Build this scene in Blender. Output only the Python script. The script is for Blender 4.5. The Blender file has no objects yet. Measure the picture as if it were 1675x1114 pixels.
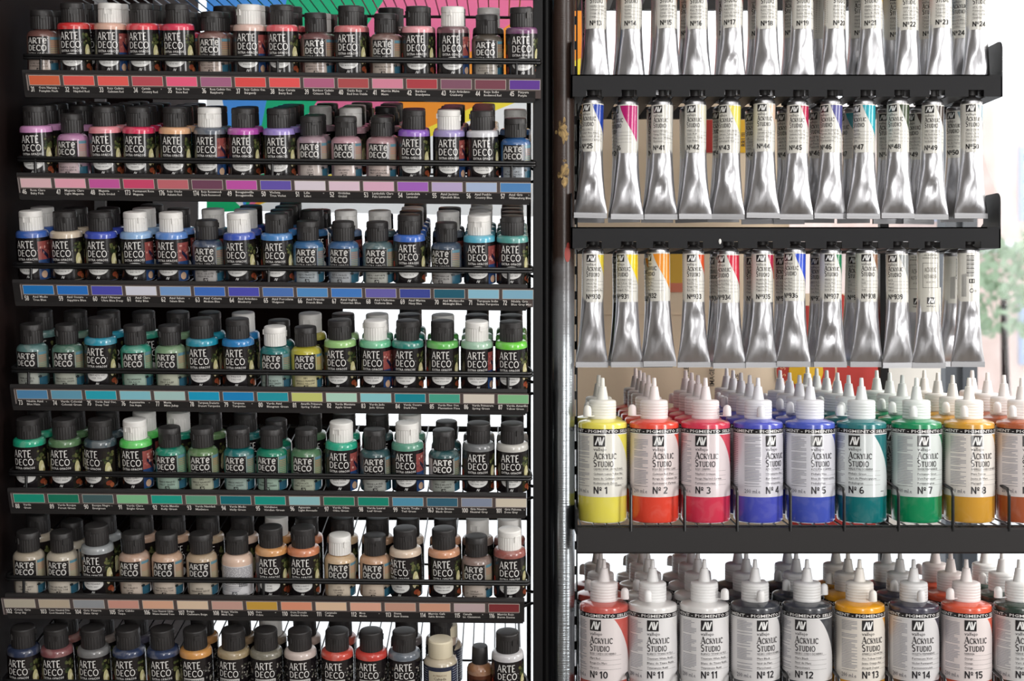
import bpy, math, random
from mathutils import Matrix, Vector
random.seed(7)
C = bpy.context.scene.collection
PI = math.pi
# ---------------------------------------------------------------- units
S = 0.00066          # metres per unit (one unit = one photo pixel at the shelf fronts)
D = 2350.0           # camera distance in units
VX, VY = 819.0, 490.0
ZC = 1.50            # eye height
def W(x, y, z): return (x*S, y*S, ZC+z*S)
def P(sx, sy, y=0.0):
    k = (D+y)/D
    return ((sx-VX)*k, y, (VY-sy)*k)
# ---------------------------------------------------------------- camera
cam = bpy.data.cameras.new('camera'); co = bpy.data.objects.new('camera', cam); C.objects.link(co)
bpy.context.scene.camera = co
co.location = (0, -D*S, ZC); co.rotation_euler = (PI/2, 0, 0)
cam.sensor_width = 36; cam.lens = 36*D/1675
cam.shift_x = (837.5-VX)/1675; cam.shift_y = -(557-VY)/1675
cam.clip_start = 0.05; cam.clip_end = 200
cam.dof.use_dof = True; cam.dof.focus_distance = D*S-0.01; cam.dof.aperture_fstop = 9
# ---------------------------------------------------------------- world, sun, lights, exposure
sc = bpy.context.scene
sc.view_settings.view_transform = 'Standard'; sc.view_settings.look = 'None'
sc.view_settings.exposure = 0.06; sc.view_settings.gamma = 1
w = bpy.data.worlds.new('sky'); sc.world = w; w.use_nodes = True
w.node_tree.nodes['Background'].inputs[0].default_value = (0.93, 0.97, 1.0, 1)
w.node_tree.nodes['Background'].inputs[1].default_value = 1.5
def area(name, loc, target, sx, sy, power, col=(1,1,1)):
    l = bpy.data.lights.new(name, 'AREA'); l.shape = 'RECTANGLE'; l.size = sx; l.size_y = sy; l.energy = power; l.color = col
    o = bpy.data.objects.new(name, l); C.objects.link(o); o.location = loc
    o.rotation_euler = (Vector(target)-Vector(loc)).to_track_quat('-Z', 'Y').to_euler(); return o
area('shop_window_light', (0.45, -2.75, 1.75), (0.15, 0, 1.5), 0.38, 1.5, 19, (1.0, 0.985, 0.97))
area('side_window_light', (2.1, -1.8, 1.7), (0.25, 0, 1.45), 0.5, 1.5, 30, (1.0, 0.99, 0.98))
area('overhead_fill', (0.3, -1.5, 2.62), (0.2, 0, 1.3), 1.8, 1.0, 12, (1.0, 0.98, 0.96))  # overhead fill added to lift the room, no actual ceiling lamp
area('carton_fill', (1.35, -0.05, 1.95), (0.25, 0.32, 1.42), 0.5, 0.9, 15, (1.0, 0.97, 0.92))  # unseen lamp added to brighten the cartons, stands in for sunlight
sun = bpy.data.lights.new('sun', 'SUN'); sun.energy = 0.5; sun.angle = 0.02
so = bpy.data.objects.new('sun', sun); C.objects.link(so); so.rotation_euler = (math.radians(50), 0, math.radians(-25))
# ---------------------------------------------------------------- materials
def lin(c):
    r = []
    for v in c[:3]:
        v = v/255.0
        r.append(v/12.92 if v <= 0.04045 else ((v+0.055)/1.055)**2.4)
    return (r[0], r[1], r[2], 1.0)
def mat(name, col=(128,128,128), rough=0.5, metal=0.0, spec=0.5, coat=0.0):
    m = bpy.data.materials.new(name); m.use_nodes = True
    b = m.node_tree.nodes['Principled BSDF']
    b.inputs['Base Color'].default_value = lin(col); b.inputs['Roughness'].default_value = rough
    b.inputs['Metallic'].default_value = metal; b.inputs['Specular IOR Level'].default_value = spec
    b.inputs['Coat Weight'].default_value = coat
    return m
def nt(m): return m.node_tree, m.node_tree.nodes['Principled BSDF']
def noise(t, scale, detail=3, dist=0.0, vec=None, coord='Object'):
    n = t.nodes.new('ShaderNodeTexNoise'); n.inputs['Scale'].default_value = scale; n.inputs['Detail'].default_value = detail
    n.inputs['Distortion'].default_value = dist
    if vec is None:
        tc = t.nodes.new('ShaderNodeTexCoord'); vec = tc.outputs[coord]
    t.links.new(vec, n.inputs['Vector']); return n
def ramp(t, src, stops):
    r = t.nodes.new('ShaderNodeValToRGB'); t.links.new(src, r.inputs[0])
    e = r.color_ramp.elements
    e[0].position, e[0].color = stops[0][0], stops[0][1]; e[1].position, e[1].color = stops[-1][0], stops[-1][1]
    for p, c in stops[1:-1]:
        q = e.new(p); q.color = c
    return r
def bump(t, b, src, strength, dist=0.001):
    n = t.nodes.new('ShaderNodeBump'); n.inputs['Strength'].default_value = strength; n.inputs['Distance'].default_value = dist
    t.links.new(src, n.inputs['Height']); t.links.new(n.outputs[0], b.inputs['Normal'])
M = {}
M['cap_black'] = mat('black_plastic', (44,42,42), 0.45)
M['cap_white'] = mat('white_plastic', (232,230,226), 0.42)
M['cap_cream'] = mat('cream_plastic', (226,215,188), 0.45)
M['black_metal'] = mat('black_painted_metal', (13,12,13), 0.42, spec=0.2)
M['grey_metal'] = mat('dark_grey_painted_metal', (40,38,38), 0.5, spec=0.3)
M['wire'] = mat('black_wire', (24,24,25), 0.3)
M['steel_wire'] = mat('steel_wire', (130,130,132), 0.35, 0.9)
M['tray'] = mat('matt_black_tray', (17,17,20), 0.5, spec=0.25)
t, b = nt(M['tray']); n = noise(t, 160, 4); bump(t, b, n.outputs[0], 0.08)
# printed film: colour of the print is stored on the faces
m = mat('printed_label', (255,255,255), 0.25, coat=0.5); M['print'] = m
t, b = nt(m); a = t.nodes.new('ShaderNodeVertexColor'); a.layer_name = 'Col'; t.links.new(a.outputs[0], b.inputs['Base Color'])
m = mat('printed_paper', (255,255,255), 0.6); M['paper'] = m
t, b = nt(m); a = t.nodes.new('ShaderNodeVertexColor'); a.layer_name = 'Col'; t.links.new(a.outputs[0], b.inputs['Base Color'])
# paint seen through the clear bottle: the colour belongs to the bottle's contents
def paint_mat(name, light, amount, rough, sss=0.0):
    m = mat(name, (200,200,200), rough, coat=0.8); t, b = nt(m)
    oi = t.nodes.new('ShaderNodeObjectInfo')
    mx = t.nodes.new('ShaderNodeMix'); mx.data_type = 'RGBA'
    tc = t.nodes.new('ShaderNodeTexCoord'); ad = t.nodes.new('ShaderNodeVectorMath'); ad.operation = 'ADD'
    sc_ = t.nodes.new('ShaderNodeVectorMath'); sc_.operation = 'SCALE'; sc_.inputs[0].default_value = (7,3,5)
    t.links.new(oi.outputs['Random'], sc_.inputs['Scale']); t.links.new(tc.outputs['Object'], ad.inputs[0]); t.links.new(sc_.outputs[0], ad.inputs[1])
    n = noise(t, 60, 3, 1.2, ad.outputs[0])
    r = ramp(t, n.outputs[0], [(0.5, (0,0,0,1)), (0.62, (amount,amount,amount,1))])
    t.links.new(r.outputs[0], mx.inputs['Factor']); t.links.new(oi.outputs['Color'], mx.inputs['A']); mx.inputs['B'].default_value = lin(light)
    t.links.new(mx.outputs['Result'], b.inputs['Base Color'])
    return m
M['paint'] = paint_mat('paint_in_clear_bottle', (225,220,212), 0.13, 0.3)
M['studio_paint'] = paint_mat('paint_in_large_bottle', (235,232,228), 0.04, 0.28)
# milky cap plastic
m = mat('milky_plastic', (236,234,232), 0.4); M['milky'] = m
t, b = nt(m); oi = t.nodes.new('ShaderNodeObjectInfo'); mx = t.nodes.new('ShaderNodeMix'); mx.data_type = 'RGBA'
mx.inputs['Factor'].default_value = 0.16; mx.inputs['A'].default_value = lin((238,237,236)); t.links.new(oi.outputs['Color'], mx.inputs['B'])
t.links.new(mx.outputs['Result'], b.inputs['Base Color']); b.inputs['Subsurface Weight'].default_value = 0.25; b.inputs['Subsurface Radius'].default_value = (.01,.01,.01); b.inputs['Subsurface Scale'].default_value = 0.3
# aluminium
m = mat('tube_aluminium', (198,198,201), 0.27, 1.0); M['alu'] = m
t, b = nt(m); tc = t.nodes.new('ShaderNodeTexCoord'); mp = t.nodes.new('ShaderNodeMapping'); mp.inputs['Scale'].default_value = (2.2,2.2,0.5); t.links.new(tc.outputs['Object'], mp.inputs['Vector']); n = noise(t, 60, 3, 0.5, mp.outputs[0]); bump(t, b, n.outputs[0], 0.22, 0.0015)
r = ramp(t, n.outputs[0], [(0.3, (0.28,0.28,0.28,1)), (0.7, (0.42,0.42,0.42,1))]); t.links.new(r.outputs[0], b.inputs['Roughness'])
M['crimp'] = mat('crimped_aluminium', (160,160,162), 0.5, 1.0)
# chrome pole, dark ceiling reflection painted into its upper colour
m = mat('chrome_painted_reflection', (200,205,210), 0.25, 1.0); M['pole'] = m
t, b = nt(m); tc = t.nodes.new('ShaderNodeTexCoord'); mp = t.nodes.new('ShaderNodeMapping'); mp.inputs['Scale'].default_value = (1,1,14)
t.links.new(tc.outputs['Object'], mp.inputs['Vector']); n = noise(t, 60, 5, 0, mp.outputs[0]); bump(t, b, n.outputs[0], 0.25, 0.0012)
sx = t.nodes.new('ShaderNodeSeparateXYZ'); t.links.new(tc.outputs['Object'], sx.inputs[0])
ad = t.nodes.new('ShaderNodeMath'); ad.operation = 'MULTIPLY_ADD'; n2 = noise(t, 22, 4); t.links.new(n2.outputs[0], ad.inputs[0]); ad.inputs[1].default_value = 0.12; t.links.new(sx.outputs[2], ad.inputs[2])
r = ramp(t, ad.outputs[0], [(0.0, (1,1,1,1)), (0.12, (0,0,0,1))])    # object space: origin sits where the painted-in dark reflection ends
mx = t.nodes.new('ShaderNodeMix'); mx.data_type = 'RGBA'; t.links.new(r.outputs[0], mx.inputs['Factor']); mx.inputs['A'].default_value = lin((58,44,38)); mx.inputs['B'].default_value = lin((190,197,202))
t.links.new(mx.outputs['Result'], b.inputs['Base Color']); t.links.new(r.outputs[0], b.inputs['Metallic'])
M['gold'] = mat('dried_gold_paint', (150,122,72), 0.55, 0.3)
t, b = nt(M['gold']); n = noise(t, 120, 5, 1); r = ramp(t, n.outputs[0], [(0.35, lin((70,52,30))), (0.65, lin((182,152,98)))]); t.links.new(r.outputs[0], b.inputs['Base Color'])
M['red_paint'] = mat('dried_red_paint', (165,60,50), 0.5)
M['dark_wood'] = mat('dark_brown_board', (40,26,24), 0.75, spec=0.08)
t, b = nt(M['dark_wood']); n = noise(t, 5, 5); r = ramp(t, n.outputs[0], [(0.3, lin((20,13,12))), (0.7, lin((33,21,19)))]); t.links.new(r.outputs[0], b.inputs['Base Color'])
def plaster(name, col, col2):
    m = mat(name, col, 0.85); t, b = nt(m); n = noise(t, 6, 5); r = ramp(t, n.outputs[0], [(0.3, lin(col)), (0.7, lin(col2))]); t.links.new(r.outputs[0], b.inputs['Base Color']); bump(t, b, n.outputs[0], 0.1); return m
M['plaster'] = plaster('shop_plaster', (196,192,188), (208,204,200))
M['ceiling'] = plaster('ceiling_plaster', (185,183,180), (195,192,190))
M['floor'] = plaster('floor_tiles', (120,112,104), (140,130,120))
M['card'] = plaster('cardboard', (226,204,176), (236,216,190))
M['white_card'] = plaster('white_coated_card', (214,212,206), (228,226,220))
M['grey_panel'] = plaster('grey_panel', (150,150,152), (165,165,168))
M['frame'] = mat('dark_blue_grey_window_frame', (48,56,66), 0.4)
M['facade'] = plaster('street_facade', (214,190,180), (226,206,198))
M['pave'] = plaster('pavement', (232,233,236), (240,241,243))
M['shutter'] = mat('facade_window', (165,180,208), 0.4)
M['foliage'] = mat('street_tree_leaves', (158,178,150), 0.8)
# clear window glass
m = bpy.data.materials.new('window_glass'); m.use_nodes = True; t = m.node_tree; t.nodes.clear(); M['glass'] = m
o_ = t.nodes.new('ShaderNodeOutputMaterial'); mxs = t.nodes.new('ShaderNodeMixShader'); tr = t.nodes.new('ShaderNodeBsdfTransparent'); gl = t.nodes.new('ShaderNodeBsdfGlossy')
gl.inputs['Roughness'].default_value = 0.02; mxs.inputs[0].default_value = 0.008; t.links.new(tr.outputs[0], mxs.inputs[1]); t.links.new(gl.outputs[0], mxs.inputs[2]); t.links.new(mxs.outputs[0], o_.inputs[0])
# printed translucent banner film
m = bpy.data.materials.new('banner_film'); m.use_nodes = True; t = m.node_tree; M['banner'] = m
b = t.nodes['Principled BSDF']; a = t.nodes.new('ShaderNodeVertexColor'); a.layer_name = 'Col'; t.links.new(a.outputs[0], b.inputs['Base Color'])
tl = t.nodes.new('ShaderNodeBsdfTranslucent'); t.links.new(a.outputs[0], tl.inputs[0]); mxs = t.nodes.new('ShaderNodeMixShader'); mxs.inputs[0].default_value = 0.7
t.links.new(b.outputs[0], mxs.inputs[1]); t.links.new(tl.outputs[0], mxs.inputs[2]); t.links.new(mxs.outputs[0], t.nodes['Material Output'].inputs[0])

# ---------------------------------------------------------------- mesh helpers (all in units, scaled by S)
class MB:
    def __init__(s): s.v = []; s.f = []; s.c = []; s.col = None
    def add(s, vs, fs, col=None):
        o = len(s.v); s.v.extend(vs)
        for f in fs: s.f.append(tuple(i+o for i in f)); s.c.append(col)
    def box(s, x0, x1, y0, y1, z0, z1, col=None):
        v = [(x,y,z) for x in (x0,x1) for y in (y0,y1) for z in (z0,z1)]
        s.add(v, [(0,1,3,2),(4,6,7,5),(0,4,5,1),(2,3,7,6),(0,2,6,4),(1,5,7,3)], col)
    def tube(s, pts, r, n=8, col=None, caps=True):
        pts = [Vector(p) for p in pts]; vs = []; up = Vector((0,0,1)); prev = None
        for i, p in enumerate(pts):
            d = ((pts[min(i+1,len(pts)-1)]-p).normalized() + (p-pts[max(i-1,0)]).normalized())
            d = d.normalized() if d.length > 1e-6 else Vector((0,0,1))
            if prev is None:
                a = d.cross(up if abs(d.z) < 0.9 else Vector((1,0,0))).normalized()
            else:
                a = (prev - d*prev.dot(d)).normalized()
            prev = a; b_ = d.cross(a)
            rr = r[i] if isinstance(r, (list,tuple)) else r
            for k in range(n):
                t_ = 2*PI*k/n; vs.append(tuple(p + a*(math.cos(t_)*rr) + b_*(math.sin(t_)*rr)))
        fs = []
        for i in range(len(pts)-1):
            for k in range(n):
                k2 = (k+1) % n; fs.append((i*n+k, i*n+k2, (i+1)*n+k2, (i+1)*n+k))
        if caps: fs.append(tuple(range(n-1,-1,-1))); fs.append(tuple((len(pts)-1)*n+k for k in range(n)))
        s.add(vs, fs, col)
    def lathe(s, prof, n=32, ribs=None, col=None, cx=0, cy=0):
        # prof: list of (r, z[, ribdepth])
        vs = []; 
        for p in prof:
            rd = p[2] if len(p) > 2 else 0
            for k in range(n):
                t_ = 2*PI*k/n; r = p[0] - (rd if k % 2 else 0)
                vs.append((cx+r*math.sin(t_), cy-r*math.cos(t_), p[1]))
        fs = []
        for i in range(len(prof)-1):
            for k in range(n):
                k2 = (k+1) % n; fs.append((i*n+k, i*n+k2, (i+1)*n+k2, (i+1)*n+k))
        fs.append(tuple(range(n-1,-1,-1))); fs.append(tuple((len(prof)-1)*n+k for k in range(n)))
        s.add(vs, fs, col)
    def prism(s, poly, axis, a0, a1, col=None):
        n = len(poly)
        def mk(p, a):
            return (a, p[0], p[1]) if axis == 'x' else ((p[0], a, p[1]) if axis == 'y' else (p[0], p[1], a))
        vs = [mk(p, a0) for p in poly] + [mk(p, a1) for p in poly]
        s.add(vs, [tuple(range(n)), tuple(range(2*n-1, n-1, -1))] + [(i, i+n, (i+1)%n+n, (i+1)%n) for i in range(n)], col)
    def mesh(s, name, m, smooth=True, ang=40):
        me = bpy.data.meshes.new(name)
        me.from_pydata([(x*S, y*S, z*S) for x,y,z in s.v], [], s.f)
        if any(c is not None for c in s.c):
            at = me.color_attributes.new('Col', 'FLOAT_COLOR', 'CORNER'); buf = []
            cache = {}
            for f, c in zip(s.f, s.c):
                c = c if c is not None else (255,255,255)
                if c not in cache: cache[c] = lin(c)
                buf.extend(cache[c]*len(f))
            at.data.foreach_set('color', buf)
        me.materials.append(m)
        if smooth:
            me.polygons.foreach_set('use_smooth', [True]*len(me.polygons)); me.set_sharp_from_angle(angle=math.radians(ang))
        me.update(); return me
def link(name, me, parent=None, loc=(0,0,0), rot=(0,0,0), color=None):
    o = bpy.data.objects.new(name, me); C.objects.link(o); o.location = loc; o.rotation_euler = rot
    if parent is not None: o.parent = parent
    if color is not None: o.color = color
    return o
def tag(o, label=None, cat=None, group=None, kind=None):
    if label: o['label'] = label
    if cat: o['category'] = cat
    if group: o['group'] = group
    if kind: o['kind'] = kind
    return o
def flip_fix(me):
    import bmesh
    bm = bmesh.new(); bm.from_mesh(me); bmesh.ops.recalc_face_normals(bm, faces=bm.faces); bm.to_mesh(me); bm.free(); return me
def simple(name, mb, m, parent=None, origin=(0,0,0), smooth=False, ang=35):
    # mesh given in scene units, re-based on origin
    ox, oy, oz = origin
    mb.v = [(x-ox, y-oy, z-oz) for x,y,z in mb.v]
    me = flip_fix(mb.mesh(name, m, smooth, ang))
    if parent is None: return link(name, me, None, W(*origin))
    return link(name, me, parent)

# ---------------------------------------------------------------- lettering
_g = {}
def glyph(ch, bold=False):
    if (ch, bold) in _g: return _g[(ch, bold)]
    def measure(s_):
        cu = bpy.data.curves.new('t', 'FONT'); cu.body = s_; cu.size = 1; cu.resolution_u = 1; cu.offset = 0.013 if bold else 0.0
        o = bpy.data.objects.new('t', cu); C.objects.link(o); dg = bpy.context.evaluated_depsgraph_get(); dg.update()
        me = bpy.data.meshes.new_from_object(o.evaluated_get(dg)); vs = [(v.co.x, v.co.y) for v in me.vertices]; fs = [tuple(p.vertices) for p in me.polygons]
        bpy.data.objects.remove(o); bpy.data.curves.remove(cu); bpy.data.meshes.remove(me); return vs, fs
    if ('ref', bold) not in _g:
        v, _ = measure('||'); _g[('ref', bold)] = max(p[0] for p in v)
    if ch == ' ': _g[(ch, bold)] = ([], [], 0.3); return _g[(ch, bold)]
    v, f = measure(ch); v2, _ = measure('|'+ch+'|'); adv = max(p[0] for p in v2) - _g[('ref', bold)]
    _g[(ch, bold)] = (v, f, adv); return _g[(ch, bold)]
def text2d(s_, h, xs=1.0, width=None, align='l', bold=False):
    """flat text, cap height h, returns verts, faces, width"""
    k = h/0.73; x = 0; V_ = []; F_ = []
    for ch in s_:
        v, f, a = glyph(ch, bold); o = len(V_)
        V_ += [((x+p[0])*k*xs, p[1]*k) for p in v]; F_ += [tuple(i+o for i in q) for q in f]; x += a
    wd = x*k*xs
    if width and wd > 0:
        q = width/wd; V_ = [(a*q, b_) for a, b_ in V_]; wd = width
    sh = {'l':0, 'c':-wd/2, 'r':-wd}[align]
    return [(a+sh, b_) for a, b_ in V_], F_, wd
def arc(cx, cy, rx, ry, a0, a1, n=10):
    return [(cx+rx*math.cos(math.radians(a0+(a1-a0)*i/n)), cy+ry*math.sin(math.radians(a0+(a1-a0)*i/n))) for i in range(n+1)]
# hand drawn letters on a unit height: (points, 'T'hick or 'h'airline) plus serif positions
STR = {
 'A': (.80, [([(.05,0),(.40,1)],'h'), ([(.40,1),(.75,0)],'T'), ([(.18,.34),(.62,.34)],'h')], [(.05,0),(.75,0)]),
 'R': (.72, [([(.14,0),(.14,1)],'T'), ([(.14,.96)]+arc(.36,.74,.24,.22,90,-90)+[(.14,.50)],'h'), ([(.34,.50),(.70,0)],'T')], [(.14,0),(.14,1),(.70,0)]),
 'T': (.70, [([(.35,0),(.35,1)],'T'), ([(.03,.97),(.67,.97)],'h'), ([(.05,1),(.05,.82)],'h'), ([(.65,1),(.65,.82)],'h')], [(.35,0)]),
 'E': (.62, [([(.14,0),(.14,1)],'T'), ([(.14,.96),(.56,.96)],'h'), ([(.14,.52),(.48,.52)],'h'), ([(.14,.04),(.58,.04)],'h')], [(.14,0),(.14,1)]),
 'D': (.80, [([(.14,0),(.14,1)],'T'), ([(.14,.96)]+arc(.34,.5,.38,.46,90,-90,14)+[(.14,.04)],'m')], [(.14,0),(.14,1)]),
 'C': (.76, [(arc(.44,.5,.36,.48,45,315,18),'m')], [(.70,.84)]),
 'O': (.86, [(arc(.43,.5,.36,.48,0,360,24),'m')], []),
 'Y': (.74, [([(.05,1),(.37,.45)],'T'), ([(.69,1),(.37,.45)],'h'), ([(.37,.48),(.37,0)],'T')], [(.05,1),(.69,1),(.37,0)]),
 'L': (.60, [([(.14,0),(.14,1)],'T'), ([(.14,.04),(.56,.04)],'h'), ([(.55,0),(.55,.2)],'h')], [(.14,0),(.14,1)]),
 'I': (.34, [([(.17,0),(.17,1)],'T')], [(.17,0),(.17,1)]),
 'S': (.60, [(arc(.30,.74,.21,.23,35,250,12)+arc(.30,.26,.23,.24,80,-145,12),'m')], []),
 'U': (.76, [([(.14,1),(.14,.3)]+arc(.38,.28,.24,.26,180,360,10)+[(.62,.3),(.62,1)],'m')], [(.14,1),(.62,1)]),
 'e': (.66, [([(.12,.46),(.56,.52)]+arc(.34,.46,.23,.42,10,320,16),'m')], []),
}
def ribbon(pts, wdt):
    V_ = []; n = len(pts)
    for i, (x, y) in enumerate(pts):
        x0, y0 = pts[max(i-1,0)]; x1, y1 = pts[min(i+1,n-1)]; dx, dy = x1-x0, y1-y0; l = math.hypot(dx, dy) or 1
        V_ += [(x-dy/l*wdt/2, y+dx/l*wdt/2), (x+dy/l*wdt/2, y-dx/l*wdt/2)]
    return V_, [(2*i+1, 2*i+3, 2*i+2, 2*i) for i in range(n-1)]
def stroke2d(s_, h, thick, hair, serif, width, first=1.0, align='l', gap=0.09):
    V_ = []; F_ = []; x = 0
    for i, ch in enumerate(s_):
        sc_ = first if i == 0 else 1.0
        adv, strokes, serifs = STR[ch]
        for pts, kd in strokes:
            wd = {'T':thick, 'h':hair, 'm':(thick*0.62+hair*0.38)}[kd]
            v, f = ribbon(pts, wd); o = len(V_)
            V_ += [(x+a*sc_, b_*sc_) for a, b_ in v]; F_ += [tuple(k+o for k in q) for q in f]
        if serif:
            for sx_, sy_ in serifs:
                y0 = sy_*1.0; y1 = y0+(0.07 if y0 < .5 else -0.07); o = len(V_)
                V_ += [(x+(sx_+a)*sc_, b_*sc_) for a, b_ in ((-serif,min(y0,y1)),(serif,min(y0,y1)),(serif,max(y0,y1)),(-serif,max(y0,y1)))]; F_.append((o,o+1,o+2,o+3))
        x += (adv+gap)*sc_
    q = width/x; sh = {'l':0,'c':-width/2}[align]
    return [(a*q+sh, b_*h) for a, b_ in V_], F_
_w = .17; _h = _w/2
DIG = {
 '0': (.62, [arc(.31,.5,.22,.415,0,360,20)]),
 '1': (.46, [[(.06,.74),(.26,.915),(.28,.92)], [(.28,1.0),(.28,0)]]),
 '2': (.60, [arc(.30,.70,.215,.215,165,-35,10)+[(.10,.09)], [(.03,_h),(.56,_h)]]),
 '3': (.60, [arc(.28,.715,.20,.20,150,-90,10), arc(.28,.30,.22,.215,90,-150,10)]),
 '4': (.64, [[(.46,0),(.46,1.0)], [(.46,.93),(.07,.30)], [(.02,.27),(.62,.27)]]),
 '5': (.60, [[(.54,1-_h),(.10,1-_h)], [(.12,1.0),(.10,.50)], arc(.28,.33,.22,.245,140,-150,12)]),
 '6': (.61, [arc(.31,.30,.215,.215,0,360,16), [(.10,.36)]+arc(.36,.50,.26,.41,180,75,8)]),
 '7': (.56, [[(.02,1-_h),(.54,1-_h)], [(.48,.93),(.20,0)]]),
 '8': (.61, [arc(.305,.71,.19,.20,0,360,14), arc(.305,.29,.215,.205,0,360,14)]),
 '9': (.61, [arc(.30,.70,.215,.215,0,360,16), [(.51,.64)]+arc(.25,.50,.26,.41,0,-105,8)]),
 'N': (.80, [[(.11,0),(.11,1)], [(.11,.97),(.66,.03)], [(.66,0),(.66,1)]]),
 'o': (.44, [arc(.20,.76,.125,.155,0,360,14), [(.03,.50),(.37,.50)]]),
 ' ': (.22, []),
}
def digits2d(t_, h, xs=1.0):
    V_ = []; F_ = []; x = 0
    for ch in t_:
        adv, st = DIG[ch]
        for pts in st:
            v, f = ribbon(pts, _w if ch != 'o' else .10); o = len(V_)
            V_ += [((x+a)*h*xs, b_*h) for a, b_ in v]; F_ += [tuple(k+o for k in q) for q in f]
        x += adv+.03
    return V_, F_, x*h*xs
class Label(MB):
    """things printed round a cylinder of radius R; u runs round it, v is height"""
    def __init__(s, R): super().__init__(); s.R = R
    def m(s, u, v, lift): a = u/s.R; r = s.R+lift; return (r*math.sin(a), -r*math.cos(a), v)
    def strip(s, u0, u1, lo, hi, col, lift=0.5, n=None):
        n = n or max(1, int(abs(u1-u0)/3.2)); vs = []
        for i in range(n+1):
            u = u0+(u1-u0)*i/n; l = lo(u) if callable(lo) else lo; h_ = hi(u) if callable(hi) else hi
            vs += [s.m(u, l, lift), s.m(u, max(h_, l), lift)]
        s.add(vs, [(2*i, 2*i+2, 2*i+3, 2*i+1) for i in range(n)], col)
    def ellipse(s, cu, cv, ru, rv, col, lift=0.7, n=14):
        f = lambda sg: (lambda u: cv + sg*rv*math.sqrt(max(0, 1-((u-cu)/ru)**2)))
        vs = []
        for i in range(n+1):
            u = cu - ru*math.cos(PI*i/n); vs += [s.m(u, f(-1)(u), lift), s.m(u, f(1)(u), lift)]
        s.add(vs, [(2*i, 2*i+2, 2*i+3, 2*i+1) for i in range(n)], col)
    def put(s, V_, F_, u, v, col, lift=0.9): s.add([s.m(a+u, b_+v, lift) for a, b_ in V_], F_, col)
    def text(s, t_, u, v, h, col, xs=0.8, width=None, align='l', lift=0.9, bold=False):
        V_, F_, wd = text2d(t_, h, xs, width, align, bold); s.put(V_, F_, u, v, col, lift); return wd
    def stroke(s, t_, u, v, h, col, thick, hair, serif, width, first=1.0, align='l', lift=0.9):
        V_, F_ = stroke2d(t_, h, thick, hair, serif, width, first, align); s.put(V_, F_, u, v, col, lift)
    def logo(s, u, v, wd, h, bg=(32,30,32), fg=(238,238,236), lift=0.8):
        s.strip(u, u+wd, v, v+h, bg, lift)
        t_ = wd*0.12
        for pts in ([(.16,.14),(.40,.86)], [(.40,.86),(.54,.14)], [(.54,.14),(.64,.5)], [(.58,.86),(.70,.14)], [(.70,.14),(.90,.86)]):
            V_, F_ = ribbon([(a*wd, b_*h) for a, b_ in pts], t_); s.put(V_, F_, u, v, fg, lift+0.2)

def speckle(L, u0, u1, v0, v1, cols, n, lift=0.75, sz=2.0, rnd=None):
    rnd = rnd or random
    for i in range(n):
        L.ellipse(rnd.uniform(u0,u1), rnd.uniform(v0,v1), rnd.uniform(.5,1)*sz, rnd.uniform(.5,1)*sz, cols[i % len(cols)], lift+0.02*(i%6), 5)

# ---------------------------------------------------------------- small craft paint bottles: shared meshes
RA, RB = 26.0, 25.0
HA, HB = 113.0, 101.0
def body_A():
    m = MB(); m.lathe([(22,0),(25,1.2),(26,4),(26,73),(25.6,76.5),(24.2,79),(21.5,80.3),(15,81),(14,82.5)], 40); return flip_fix(m.mesh('bottle_body', M['paint']))
def body_B():
    pr = [(21,0),(24,1.2),(25,4),(25,57)]
    for i in range(1, 8):
        a = PI/2*i/7; pr.append((14+11*math.cos(a), 57+11*math.sin(a)))
    pr += [(13,70)]
    m = MB(); m.lathe(pr, 40); return flip_fix(m.mesh('bottle_body', M['paint']))
def cap_mesh(r, z0, z1, mt, part):
    h = z1-z0; zl = z0+h*0.68
    if part == 'lid':
        m = MB(); m.lathe([(r*0.95,zl-0.2,0),(r*1.0,zl+0.3,0),(r*0.985,z1-2.2,0),(r*0.93,z1-0.7,0),(r*0.8,z1-0.1,0),(r*0.5,z1+0.3,0),(r*0.1,z1+0.4,0)], 48); m.prism([(-4,r-1.5),(4,r-1.5),(4,r+1.4),(-4,r+1.4)], 'z', zl, zl+4); return flip_fix(m.mesh('flip_lid', mt, True, 32))
    m = MB(); m.lathe([(r*0.97,z0,0),(r,z0+0.8,1.0),(r*0.985,zl-1,1.0),(r*0.955,zl-0.6,0),(r*0.955,zl,0),(1,zl,0)], 56)
    # thumb recess: a shallow framed scoop under the lid, and the hinge at the back
    for sgn in (1,):
        w_ = 6; z_ = zl-0.4
        m.prism([(-w_,-r-0.6),(w_,-r-0.6),(w_*0.9,-r+2.5),(-w_*0.9,-r+2.5)], 'z', z_, z_+2.2)
        m.prism([(-w_,-r-0.3),(-w_+1.1,-r-0.3),(-w_+1.1,-r+3),(-w_,-r+3)], 'z', z_-7.5, z_)
        m.prism([(w_-1.1,-r-0.3),(w_,-r-0.3),(w_,-r+3),(w_-1.1,-r+3)], 'z', z_-7.5, z_)
        m.prism([(-w_+1.1,-r+0.5),(w_-1.1,-r+0.5),(w_-1.1,-r+1.6),(-w_+1.1,-r+1.6)], 'z', z_-7.5, z_)
        m.prism([(-4,r-1.5),(4,r-1.5),(4,r+1.4),(-4,r+1.4)], 'z', zl-4, zl-.2)
    return flip_fix(m.mesh('bottle_cap', mt, True, 32))
MESH = {'bodyA': body_A(), 'bodyB': body_B()}
for k, mt in (('k','cap_black'), ('w','cap_white'), ('c','cap_cream')):
    MESH['capA'+k] = cap_mesh(19, 81, 112.5, M[mt], 'cap'); MESH['capB'+k] = cap_mesh(18, 69.5, 100.5, M[mt], 'cap'); MESH['lidA'+k] = cap_mesh(19, 81, 112.5, M[mt], 'lid'); MESH['lidB'+k] = cap_mesh(18, 69.5, 100.5, M[mt], 'lid')
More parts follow.
